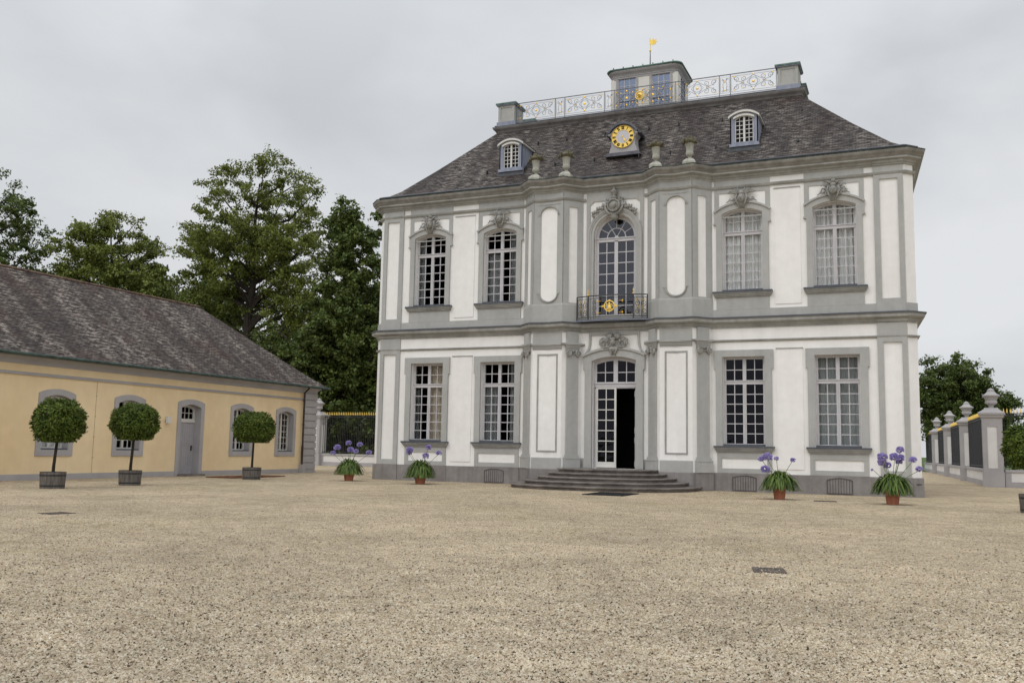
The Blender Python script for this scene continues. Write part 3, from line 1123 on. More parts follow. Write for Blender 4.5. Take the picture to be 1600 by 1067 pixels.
# gilded medallion with a spread figure in the middle
x, y = rail_pt(0)
gm.tube([(x + .235 * math.cos(t), y - .04, 8.09 + .235 * math.sin(t)) for t in [2 * PI * i / 28 for i in range(28)]], .032, 6, closed=True)
gm.ball((x, y - .04, 8.04), (.10, .05, .15), 10)
gm.ball((x, y - .05, 8.20), (.055, .04, .06), 8)
for s in (-1, 1):
    gm.tube([(x + s * .03, y - .05, 8.13), (x + s * .12, y - .06, 8.17), (x + s * .18, y - .05, 8.10)], .035, 6, r1=.012)
    gm.tube([(x + s * .04, y - .05, 7.99), (x + s * .11, y - .06, 7.94), (x + s * .17, y - .05, 7.97)], .035, 6, r1=.012)
    gm.tube([(x + s * .23, y - .04, 8.09), (x + s * .33, y - .03, 8.07), (x + s * .42, y - .02, 8.10)], .045, 6, r1=.012)
    gm.ball((x + s * .32, y - .03, 8.08), (.06, .03, .05), 8)
gm.ball((x, y - .04, 7.84), (.03, .02, .06), 6)
gm.ball((x, y - .04, 8.35), (.05, .02, .035), 6)
gm.build('gilded_medallion', GOLDM, rl, smooth=True)
sl = MB()
sl.sweep([(-1.9, -.2)] + [rail_pt(-1 + 2 * i / 12) for i in range(13)] + [(1.9, -.2)], [(-.5, 7.46), (0.06, 7.46), (0.06, 7.50), (-.5, 7.51)], closed=False)
sl.build('balcony_slab', ZINC, palace)

# --- door bay
ds = MB()
u = [(-1.37, .84), (-1.37, 5.27), (-1.45, 5.27), (-1.45, 5.97)] + arc(0, 1.45, 5.97, 6.29)[1:-1] + [(1.45, 5.97), (1.45, 5.27), (1.37, 5.27), (1.37, .84), (1.04, .84)] + arc(0, 1.04, 5.69, 5.88, rev=True) + [(-1.04, .84)]
ds.plate([u], -0.05, 0.13)
ds.plate([arc(0, 1.49, 5.97, 6.32) + arc(0, 1.45, 5.88, 6.21, rev=True)], 0, 0.20)
ds.rect(-1.40, -1.02, .83, 1.27, -0.0, 0.15)
ds.rect(1.02, 1.40, .83, 1.27, -0.0, 0.15)
dso = ds.build('door_surround', GREY, palace)
dm = MB()
for s in (-1, 1):
    cv = [(1.47, 5.96), (1.42, 6.04), (1.32, 6.14), (1.25, 6.28), (1.21, 6.45), (1.20, 6.70), (1.20, 6.97)]
    cv = [(s * a, b) for a, b in cv]
    ins = [(a - s * .10, b + (.04 if i < 2 else 0)) for i, (a, b) in enumerate(cv)]
    dm.plate([cv + ins[::-1]], 0, 0.075)
dm.rect(-1.18, 1.18, 6.87, 7.0, -0.01, 0.08)
dm.build('door_gable_moulding', GREY, palace)

m = MB(T(0, 0.28, 0))
m.plate([archpoly(0, 1.07, 4.45, 5.71, 5.91, 14), rectpoly(-.93, .93, 4.72, 4.721)[::-1] if False else archpoly(0, .90, 4.74, 5.56, 5.72, 14)[::-1]], -0.06, 0.04)
m.rect(-1.0, 1.0, 4.50, 4.74, -0.05, 0.07)
m.rect(-1.0, 1.0, 4.66, 4.71, 0, 0.11)
m.rect(-.10, .10, 4.7, 5.8, -0.05, 0.06)
for s in (-1, 1):
    m.rect(s * .50 - .02, s * .50 + .02, 4.7, 5.75, -0.03, 0.02)
    m.rect(s * 1.0 - (.08 if s > 0 else .0), s * 1.0 + (.0 if s > 0 else .08), .83, 4.5, -0.06, 0.04)
m.rect(-.95, .95, 5.16, 5.20, -0.028, 0.018)
dl = m.build('fanlight', FRAME, palace)
g = MB(T(0, 0.28, 0))
g.plate([archpoly(0, .98, 4.6, 5.6, 5.8)], -0.008, -0.004)
g.build('glass', GLASSD, dl)


def door_leaf(M, name='door_leaf', fm=None):
    m = MB(M)
    m.plate([rectpoly(0, .96, .86, 4.50), rectpoly(.09, .87, 1.12, 4.42)[::-1]], -0.03, 0.03)
    m.rect(.04, .92, .88, .93, 0.03, 0.06)
    m.rect(.46, .50, 1.1, 4.45, -.02, .02)
    for k in range(1, 7):
        z = 1.12 + 3.3 * k / 7
        m.rect(.06, .90, z - .02, z + .02, -.018, .018)
    o = m.build(name, fm or FRAMEW, palace)
    g = MB(M)
    g.rect(.07, .89, 1.1, 4.44, -.008, -.004)
    g.build('glass', GLASSD, o)
    return o


door_leaf(T(-.93, .26, 0))
dk = noisy('dark varnished wood', (0.03, 0.02, 0.015), (0.06, 0.04, 0.03), 3, .5)
od = door_leaf(T(.95, .32, 0) @ Matrix.Rotation(R(86), 4, 'Z'), 'open_door_leaf', dk)
hb = MB()
for z in (4.2, 2.55, 2.1, 1.05):
    hb.box(.83, .87, .42, .56, z - .13, z + .13)
hb.tube([(.85, .46, 1.0), (.85, .46, 4.3)], .012, 5)
hb.build('door_bolt', noisy('worn steel bolt', (.25, .25, .25), (.4, .4, .4), 5, .4, metallic=.6), od)
ln = MB()
ln.box(-1.0, 1.0, .3, .46, .78, .84)
ln.build('threshold', STEP, palace)

# --- cartouches


def cartouche(c, z, kind, s=1.0):
    m = MB(T(c, -.11, z) @ Matrix.Scale(s, 4) @ Matrix.Diagonal((1, 1.5, 1, 1)))

    def sp2(cx, cz, r, turns, d, ph, rad=.035, y=-.04):
        pts = []
        for i in range(20):
            t = i / 19
            an = ph + d * turns * 2 * PI * t
            rr = r * (1 - .8 * t)
            pts.append((cx + rr * math.cos(an), y - .03 * t, cz + rr * math.sin(an)))
        m.tube(pts, rad, 6, r1=rad * .6)
    if kind in ('mask', 'wing'):
        # tapering console that carries a mask
        m.plate([[(-.26, .18), (.26, .18), (.20, -.08), (.10, -.33), (-.10, -.33), (-.20, -.08)]], -.12, .05)
        m.ball((0, -.08, .10), (.15, .11, .20), 12)       # face
        m.ball((0, -.19, .08), (.03, .04, .06), 8)
        for s_ in (-1, 1):
            m.ball((s_ * .055, -.17, .15), (.035, .02, .02), 6)
            m.ball((s_ * .08, -.12, .05), (.05, .05, .05), 6)
            m.tube([(s_ * .20, -.03, .30), (s_ * .25, -.07, .10), (s_ * .17, -.07, -.10), (s_ * .07, -.04, -.34)], .045, 6, r1=.03)
            sp2(s_ * .26, -.0, .11, 1.2, s_, PI / 2)
            m.tube([(s_ * .28, 0, .12), (s_ * .42, -.04, .02), (s_ * .55, -.02, .02), (s_ * .66, 0, -.05)], .045, 6, r1=.015)
            sp2(s_ * .48, .06, .07, 1.1, s_, 0, .025)
            if kind == 'mask':
                m.tube([(s_ * .10, 0, .40), (s_ * .24, -.05, .50), (s_ * .40, -.03, .50)], .06, 6, r1=.02)
                m.tube([(s_ * .25, 0, .28), (s_ * .40, -.04, .38), (s_ * .52, 0, .34)], .045, 6, r1=.015)
                m.tube([(s_ * .30, 0, .18), (s_ * .44, -.03, .22), (s_ * .50, 0, .14)], .04, 6, r1=.015)
            else:
                for k in range(5):
                    a = R(18 + k * 17)
                    m.tube([(s_ * .12, -.02, .30), (s_ * (.12 + .30 * math.cos(a)), -.07, .30 + .20 * math.sin(a)), (s_ * (.12 + .50 * math.cos(a)), -.03, .28 + .30 * math.sin(a))], .05, 6, r1=.02)
        m.ball((0, -.06, .34), (.13, .07, .10), 10)
        if kind == 'mask':
            m.ball((0, -.05, .52), (.11, .06, .08), 8)
    elif kind == 'shell':
        m.plate([[(-.36, .12), (.36, .12), (.24, -.18), (.14, -.44), (-.14, -.44), (-.24, -.18)]], -.15, .06)
        m.ball((0, -.12, .28), (.17, .12, .20), 12)
        m.ball((0, -.15, .46), (.20, .08, .09), 10)
        for s_ in (-1, 1):
            m.tube([(s_ * .40, -.02, .12), (s_ * .26, -.08, -.10), (s_ * .12, -.08, -.30), (s_ * .10, -.05, -.46)], .045, 6)
            for k in range(5):
                a = R(28 + k * 22)
                m.tube([(s_ * .14, -.03, .42), (s_ * (.20 + .18 * math.cos(a)), -.10, .50 + .22 * math.sin(a)), (s_ * (.20 + .30 * math.cos(a)), -.04, .48 + .36 * math.sin(a))], .065, 6, r1=.04)
            sp2(s_ * .58, .20, .26, 1.3, -s_, -PI / 2, .06, -.05)
            m.tube([(s_ * .20, -.05, .06), (s_ * .42, -.08, -.02), (s_ * .66, -.06, -.0), (s_ * .84, -.04, .18), (s_ * .84, -.03, .40), (s_ * .66, -.03, .56)], .06, 6, r1=.035)
            sp2(s_ * .58, .48, .13, 1.1, s_, 0, .04)
            m.ball((s_ * .40, -.08, .34), (.10, .07, .10), 8)
            m.tube([(s_ * .60, 0, -.05), (s_ * .70, -.03, -.12), (s_ * .80, 0, -.10)], .03, 5, r1=.012)
    else:   # crown: cartouche with finial and trailing garlands over the round arch
        m.ball((0, -.05, .05), (.36, .10, .36), 16)
        m.tube([(.30 * math.cos(t), -.14, .05 + .30 * math.sin(t)) for t in [2 * PI * i / 20 for i in range(20)]], .04, 6, closed=True)
        m.ball((0, -.16, .05), (.15, .07, .16), 12)
        m.plate([[(-.20, -.25), (.20, -.25), (.16, -.62), (.0, -.70), (-.16, -.62)]], -.12, .10)
        m.lathe([(.10, .38), (.16, .46), (.09, .52), (.07, .58), (.16, .68), (.20, .78), (.10, .86), (.05, .92), (.08, .97), (.02, 1.08)], (0, -.05, 0), 10)
        for s_ in (-1, 1):
            m.tube([(s_ * .42, -.02, .30), (s_ * .46, -.06, .0), (s_ * .34, -.10, -.26), (s_ * .16, -.08, -.42)], .06, 6)
            sp2(s_ * .34, .36, .13, 1.2, s_, 0, .045)
            for k in range(9):
                t = k / 8
                an = R(72 - 34 * t)
                rr = 1.42 + .06 * math.sin(k * 2.1)
                m.ball((s_ * rr * math.cos(an), -.05, -1.62 + .35 + rr * math.sin(an)), (.10 - .03 * t, .08, .085 - .02 * t), 8)
                m.ball((s_ * (rr + .09) * math.cos(an), -.04, -1.27 + (rr + .09) * math.sin(an)), (.055, .05, .06), 6)
    return m.build('cartouche', ORN, palace, smooth=True)


cartouche(-9.6, 12.60, 'mask')
cartouche(-5.78, 12.60, 'wing')
cartouche(5.78, 12.60, 'wing')
cartouche(9.6, 12.60, 'mask')
cartouche(0, 12.82, 'crown', .92)
cartouche(0, 6.30, 'shell', .78)

# --- front steps: five bowed treads
for i in range(5):
    a = (4.12, 3.56, 3.03, 2.62, 2.22)[i]
    fy = -4.9 + .55 * i
    m = MB()
    pts = []
    n = 48
    for k in range(n + 1):
        th = PI * k / n
        cx = -math.cos(th)
        sx = math.sin(th)
        e = .75
        pts.append((a * (abs(cx) ** e) * (1 if cx > 0 else -1), -.8 + (fy + .8) * (sx ** e)))
    pts = [(-a, -.3)] + pts + [(a, -.3)]
    z0, z1 = .166 * i, .166 * (i + 1)
    m.sweep(pts, [(-.8, z0 - .02), (-.09, z0 - .02), (-.09, z1 - .06), (0.0, z1 - .05), (0.0, z1 - .012), (-.012, z1), (-.8, z1)], closed=False)
    k0 = len(m.v)
    poly = [(x * .97, y * .97) for x, y in pts]
    m.add([(x, y, z1 - .001) for x, y in poly], [tuple(range(len(poly)))])
    m.build('front_step', STEP, palace)

# --- roof
EV = 14.22
E0 = (12.52, -0.36)
prof = [(0.0, EV), (0.85, 14.80), (2.2, 16.2), (4.33, 18.62)]     # inset, height


def hip_uv(co, poly):
    nrm = poly.normal
    if abs(nrm.y) > abs(nrm.x):
        return (co.x, (co.z - EV) * 1.38)
    return (co.y + 40, (co.z - EV) * 1.38)


def chamfer_rect(ins):
    x = 12.86 - ins * 1.13
    y0 = -.26 - .02 + ins
    y1 = DEP + .28 - ins
    c = max(.0, .42 - ins * .35)
    xr = x - .7 * max(0, 1 - ins / 4.33)
    return [(-x, y0 + c), (-x + c, y0), (x - c, y0), (x, y0 + c), (xr, y1 - c), (xr - c, y1), (-xr + c, y1), (-xr, y1 - c)]


rf = MB()
rings = []
for ins, z in prof:
    k = len(rf.v)
    ring = chamfer_rect(ins)
    rf.v += [(x, y, z) for x, y in ring]
    rings.append((k, len(ring)))
for (a, n), (b, _) in zip(rings, rings[1:]):
    for i in range(n):
        j = (i + 1) % n
        rf.f.append((a + i, a + j, b + j, b + i))
rf.mi = [0] * len(rf.f)
roof = rf.build('roof', SLATE, palace, uvs=hip_uv)
eg = MB()
base = chamfer_rect(0)
eg.sweep(base, [(-.3, EV - .06), (-.02, EV - .06), (-.02, EV + .05), (0.07, EV + .06), (0.07, EV + .10), (-.2, EV + .20)])
eg.build('roof_edge', LEAD, roof)
hp = MB()
for sx in (-1, 1):
    for rr in range(3):
        a = chamfer_rect(prof[rr][0])
        b = chamfer_rect(prof[rr + 1][0])
        for idx in ((0, 1) if sx < 0 else (2, 3)):
            pass
hooks = MB()
random.seed(3)
for k in range(9):
    x = -7 + k * 1.9 + random.uniform(-.3, .3)
    for ins in (1.55 + random.uniform(-.1, .1), 3.3 + random.uniform(-.1, .1)):
        z = np.interp(ins, [p[0] for p in prof], [p[1] for p in prof])
        y = -.28 + ins
        hooks.box(x - .02, x + .02, y - .14, y + .02, z - .04, z + .12)
hooks.build('snow_hook', IRON, roof)

# platform with its moulding on top of the roof
pt = MB()
top = chamfer_rect(4.33)
X1, Y1, Y2 = 7.93, 4.16, DEP - 4.16
rectp = [(-X1, Y1), (X1, Y1), (X1, Y2), (-X1, Y2)]
pt.cur = 0
pt.sweep(rectp, [(-.3, 18.20), (.26, 18.20), (.24, 18.30), (.10, 18.44), (.04, 18.52), (-.3, 18.53)])
pt.sweep(rectp, [(-.3, 18.45), (0.0, 18.45), (0.06, 18.52), (0.08, 18.60), (-.3, 18.62)])
pt.cur = 1
pt.sweep(rectp, [(-.3, 18.62), (0.02, 18.62), (0.06, 18.66), (0.10, 18.74), (0.20, 18.84), (0.23, 18.92), (0.23, 18.96), (-.3, 18.99)])
pt.cur = 0
pt.sweep(rectp, [(-.3, 18.99), (0.10, 18.99), (0.14, 19.02), (0.14, 19.06), (-.3, 19.10)])
pt.box(-X1 + .2, X1 - .2, Y1 + .2, Y2 - .2, 18.5, 19.08)
pt.build('roof_platform', [LEAD, noisy('weathered wood moulding', (0.13, .12, .12), (.2, .19, .19), 2, .8)], palace)

# pedestals at the four platform corners
for sx in (-1, 1):
    for y0, y1 in ((Y1 - .18, Y1 + 1.05), (Y2 - 1.05, Y2 + .18)):
        m = MB()
        xa, xb = sorted((sx * 6.86, sx * 7.87))
        cx, cy = (xa + xb) / 2, (y0 + y1) / 2
        m.cur = 0
        m.box(xa + .03, xb - .03, y0 + .03, y1 - .03, 19.0, 20.12)
        m.plate([rectpoly(xa + .03, xb - .03, 19.2, 20.12), rectpoly(xa + .17, xb - .17, 19.32, 20.0)[::-1]], -y0 - .05, -y0 + .0)
        m.cur = 1
        m.box(xa - .04, xb + .04, y0 - .05, y1 + .04, 18.98, 19.20)
        m.box(xa - .06, xb + .06, y0 - .08, y1 + .06, 20.12, 20.17)
        m.cur = 2
        m.box(xa - .09, xb + .09, y0 - .11, y1 + .09, 20.17, 20.25)
        m.build('roof_pedestal', [GREY, ZINC, COPPER], palace)

# roof balustrade
RY = 4.18
Z0_, Z1_ = 19.15, 20.22


def scroll_panel(m, gm, x0, x1, M):
    """scrollwork filling one panel between posts"""
    w = x1 - x0
    c = (x0 + x1) / 2
    zc_ = (Z0_ + Z1_) / 2 + .02

    def tb(mb, pts, r=.010, n=4):
        mb.tube([(x, 0, z) for x, z in pts], r, n, M=M)
    tb(m, [(x0 + .06, Z0_ + .12), (x0 + .06, Z1_ - .14), (x1 - .06, Z1_ - .14), (x1 - .06, Z0_ + .12), (x0 + .06, Z0_ + .12)], .009)

    def spi(cx, cz, r, turns, d, ph, mb=m):
        tb(mb, [(cx + r * (1 - .8 * i / 15) * math.cos(ph + d * turns * 2 * PI * i / 15), cz + r * (1 - .8 * i / 15) * math.sin(ph + d * turns * 2 * PI * i / 15)) for i in range(16)])
    if w > 1.2:
        tb(m, [(c + .20 * math.cos(t), zc_ + .20 * math.sin(t)) for t in [2 * PI * i / 16 for i in range(17)]])
        tb(m, [(c - .30, zc_), (c, zc_ + .36), (c + .30, zc_), (c, zc_ - .36), (c - .30, zc_)])
        gm.ball((c, 0, zc_), (.07, .03, .07), 6, M=M)
        for s in (-1, 1):
            gm.ball((c, 0, zc_ + s * .37), (.045, .03, .06), 6, M=M)
            tb(gm, [(c + s * (w * .20), zc_), (c + s * (w * .20 + .16), zc_ + .01)], .022)
            for t in (-1, 1):
                spi(c + s * w * .20, zc_ + t * .20, .15, 1.2, s * t, PI / 2 * -t)
                spi(c + s * w * .38, zc_ + t * .22, .15, 1.3, -s * t, PI / 2 * -t)
                tb(m, [(c + s * .06, zc_ + t * .30), (c + s * w * .16, zc_ + t * .12), (c + s * w * .28, zc_ + t * .05), (c + s * w * .36, zc_ + t * .10), (c + s * w * .44, zc_ + t * .30)])
                gm.ball((c + s * w * .41, 0, zc_ + t * .34), (.05, .02, .025), 6, M=M)
                gm.ball((c + s * w * .24, 0, zc_ + t * .28), (.04, .02, .025), 6, M=M)
                gm.ball((x0 + .07 if s < 0 else x1 - .07, 0, zc_ + t * .38), (.025, .02, .025), 6, M=M)
    else:
        for s in (-1, 1):
            tb(m, [(c + s * .05, Z0_ + .2), (c + s * .10, zc_), (c + s * .04, zc_ + .2), (c + s * .12, Z1_ - .2)])
            spi(c + s * .10, Z1_ - .26, .07, 1, s, 0)
            spi(c + s * .10, Z0_ + .24, .07, 1, s, 0)
            gm.ball((c + s * .13, 0, zc_ - .12), (.02, .02, .03), 6, M=M)
        gm.ball((c, 0, zc_ + .15), (.03, .02, .07), 6, M=M)
        gm.ball((c, 0, Z0_ + .26), (.04, .02, .04), 6, M=M)


def balustrade(xs, M, crest=None):
    m = MB()
    gm = GoldInto(m)
    x0, x1 = xs[0], xs[-1]
    m.box(x0, x1, -.022, .022, Z1_ - .035, Z1_, M)
    m.box(x0, x1, -.012, .012, Z0_ - .0, Z0_ + .03, M)
    for i, x in enumerate(xs):
        m.box(x - .018, x + .018, -.018, .018, Z0_ - .12, Z1_, M)
    for a, b in zip(xs, xs[1:]):
        if crest is not None and a < crest < b:
            h = crest
            scroll_panel(m, gm, a, h - .05, M)
            scroll_panel(m, gm, h + .05, b, M)
        else:
            scroll_panel(m, gm, a, b, M)
    o = m.build('roof_railing', [IRONG, GOLD], palace)
    if crest is not None:
        c = MB(M)
        zc_ = 19.72
        c.tube([(crest + .22 * math.cos(t), -.06, zc_ + .22 * math.sin(t)) for t in [2 * PI * i / 24 for i in range(24)]], .035, 6, closed=True)
        c.ball((crest, -.05, zc_), (.17, .04, .17), 14)
        c.tube([(crest - .12, -.11, zc_ + .03), (crest - .02, -.13, zc_ + .06), (crest + .08, -.12, zc_ - .02), (crest - .06, -.11, zc_ - .09)], .035, 6)
        c.build('gilded_medallion', GOLDM, o, smooth=True)
    return o


balustrade([-6.83, -4.61, -4.07, -1.87, -1.33, 1.33, 1.87, 4.07, 4.61, 6.83], T(0, RY, 0), crest=0.02)
balustrade([-6.83, -4.61, -4.07, -1.87, -1.33, 1.33, 1.87, 4.07, 4.61, 6.83], T(0, DEP - RY, 0))
for sx in (-1, 1):
    L2 = (Y2 - Y1) / 2 - 1.05
    balustrade([-L2, 0, L2], T(sx * 7.72, 6, 0) @ Matrix.Rotation(PI / 2, 4, 'Z'))

# belvedere turret
def round_rect(hx, hy, r, cx=0, cy=6.3, n=5):
    pts = []
    for (sx, sy, a0) in ((-1, -1, PI), (1, -1, 1.5 * PI), (1, 1, 0), (-1, 1, .5 * PI)):
        for i in range(n + 1):
            a = a0 + PI / 2 * i / n
            pts.append((cx + sx * (hx - r) + r * math.cos(a), cy + sy * (hy - r) + r * math.sin(a)))
    return pts


tp = round_rect(1.78, 1.33, .32)
tw = MB()
tw.cur = 0
tw.sweep(tp, [(-.15, 21.1), (0.0, 21.1), (0.0, 21.16), (0.03, 21.2), (0.03, 21.24), (0.07, 21.30), (0.16, 21.38), (0.20, 21.44), (0.20, 21.50), (-.1, 21.52)])
tw.sweep(tp, [(-.15, 19.05), (0.04, 19.05), (0.04, 19.45), (0.0, 19.47), (-.15, 19.47)])
for x0, x1 in ((-1.5, -1.40), (-.42, -.30), (.30, .42), (1.40, 1.5)):
    tw.box(x0, x1, 4.98, 5.12, 19.4, 21.12)
tt = tw.build('turret', noisy('lilac grey turret paint', (.32, .31, .32), (.38, .37, .38), 2, .7), palace)
bxs = [(-.31, .31, 5.0, 5.1), (-1.79, -1.49, 5.03, 5.3), (1.49, 1.79, 5.03, 5.3), (-1.75, 1.75, 7.55, 7.62)]
for s in (-1, 1):
    xa, xb = sorted((s * 1.70, s * 1.78))
    bxs += [(xa, xb, 5.31, 5.75), (xa, xb, 6.9, 7.4)]
for b_ in bxs:
    ww = MB()
    ww.box(*b_, 19.4, 21.11)
    ww.build('turret_wall', FRAMEW, tt)
for cx_ in (-.91, .91):
    fr = MB(T(cx_, 5.06, 0))
    fr.plate([rectpoly(-.49, .49, 19.46, 21.12), rectpoly(-.45, .45, 19.52, 21.08)[::-1]], -.03, .03)
    for k in (-1, 1):
        fr.rect(k * .15 - .015, k * .15 + .015, 19.5, 21.1, -.02, .02)
    for k in range(1, 4):
        z = 19.52 + 1.56 * k / 4
        fr.rect(-.46, .46, z - .015, z + .015, -.018, .018)
    fo = fr.build('turret_window', FRAME, tt)
    g = MB(T(cx_, 5.06, 0))
    g.rect(-.46, .46, 19.5, 21.1, -.008, -.004)
    g.build('glass', GLASST, fo)
for s in (-1, 1):
    fr = MB(T(s * 1.74, 6.32, 0) @ Matrix.Rotation(-s * -PI / 2, 4, 'Z'))
    fr.plate([rectpoly(-.58, .58, 19.46, 21.12), rectpoly(-.52, .52, 19.52, 21.08)[::-1]], -.03, .03)
    for k in (-1, 1):
        fr.rect(k * .17 - .015, k * .17 + .015, 19.5, 21.1, -.02, .02)
    for k in range(1, 4):
        z = 19.52 + 1.56 * k / 4
        fr.rect(-.5, .5, z - .015, z + .015, -.018, .018)
    fo = fr.build('turret_window', FRAME, tt)
    g = MB(fr.M)
    g.rect(-.55, .55, 19.5, 21.1, -.008, -.004)
    g.build('glass', GLASST, fo)
tr_ = MB()
out = round_rect(2.02, 1.57, .42)
k = len(tr_.v)
tr_.sweep(out, [(-.2, 21.51), (0.0, 21.50), (0.02, 21.54), (0.0, 21.58), (-.15, 21.60)])
n = len(out)
tr_.add([(x * .93, 6.3 + (y - 6.3) * .92, 21.60) for x, y in out] + [(x * .08, 6.3 + (y - 6.3) * .1, 22.02) for x, y in out], [(i, (i + 1) % n, n + (i + 1) % n, n + i) for i in range(n)] + [tuple(range(n, 2 * n))])
for i in range(7):
    tr_.box(-1.6 + i * .53, -1.56 + i * .53, 4.73, 4.80, 21.58, 21.66)
tr_.build('turret_roof', COPPER, tt)
# gilded vane
v = MB()
v.tube([(0, 6.3, 21.9), (0, 6.3, 23.05)], .045, 6, r1=.02)
v.cur = 1
v.tube([(0, 6.3, 23.05), (0, 6.3, 23.75)], .02, 6, r1=.012)
v.ball((0, 6.3, 23.02), .06, 8)
flag = [(a * .85, 23.5 + (b - 23.5) * .8) for a, b in [(-.03, 23.32), (-.05, 23.72), (.10, 23.60), (.18, 23.74), (.25, 23.62), (.40, 23.68), (.36, 23.55), (.46, 23.48), (.35, 23.42), (.36, 23.28), (.22, 23.33), (.12, 23.24), (.08, 23.36)]]
v.plate([flag], -6.315, -6.285)
v.build('weather_vane', [IRONG, GOLDM], tt)

# --- dormers
def dormer(cx, curtained):
    yf = .98
    m = MB(T(cx, 0, 0))
    z0, zt, zc_ = 15.42, 16.84, 17.0
    hw = .62
    m.plate([[(-hw, z0), (-hw, zt)] + arc(0, hw, zt, zc_, 10)[1:-1] + [(hw, zt), (hw, z0)], archpoly(0, .42, 15.62, 16.72, 16.86, 8)[::-1]], -yf - .06, -yf)
    # cheeks taper back into the roof, splayed
    for s in (-1, 1):
        yb0 = .98
        pts = [(s * hw, yf, z0), (s * hw, yf, zt), (s * (hw - .02), 2.55, zt), (s * (hw - .02), 1.6, 15.8)]
        off = [(x - s * .05, y, z) for x, y, z in pts]
        m.add(pts + off, [(0, 1, 2, 3), (4, 5, 6, 7), (0, 1, 5, 4), (1, 2, 6, 5), (2, 3, 7, 6), (3, 0, 4, 7)])
    d = m.build('dormer', ZINC, palace)
    # curved roof
    r_ = MB(T(cx, 0, 0))
    a1 = arc(0, hw + .09, zt, zc_ + .10, 10)
    a0 = arc(0, hw + .07, zt - .10, zc_ + .0, 10, rev=True)
    r_.cur = 0
    r_.plate([a1 + a0], -yf - .02, -yf + .12)
    b1 = arc(0, .47, 16.79, 16.93, 10)
    b0 = arc(0, .47, 16.70, 16.83, 10, rev=True)
    r_.plate([b1 + b0], -yf - .02, -yf + .06)
    # side cornice falling back along the cheek
    for s in (-1, 1):
        r_.box(*sorted((s * (hw - .01), s * (hw + .10))), yf, 2.5, zt - .09, zt - .02)
    r_.cur = 1
    a2 = arc(0, hw + .12, zt, zc_ + .13, 10)
    a3 = arc(0, hw + .10, zt - .03, zc_ + .10, 10, rev=True)
    r_.plate([a2 + a3], -2.75, -yf + .13)
    r_.build('dormer_hood', [FRAMEW, LEAD], d)
    s_ = MB(T(cx, 0, 0))
    s_.rect(-hw - .03, hw + .05, z0 - .02, z0 + .12, -yf - .1, -yf + .10)
    s_.cur = 1
    s_.plate([[(-hw - .1, z0 - .22), (-hw - .06, z0 - .02), (hw + .06, z0 - .02), (hw + .1, z0 - .22)]], -yf - .3, -yf + .03)
    s_.build('dormer_sill', [ZINC, LEAD], d)
    w = window(d, cx, yf + .10, .42, 15.60, 16.72, 16.86, 18.9, 6, 1, fm=FRAMEW, edge=.045, bar=.028, mull=.045)
    bk = MB(T(cx, 0, 0))
    bk.box(-.6, .6, 1.45, 1.5, 15.4, 17.0)
    bk.build('dormer_interior', (CURTAING if curtained else DARKROOM), d)
    return d


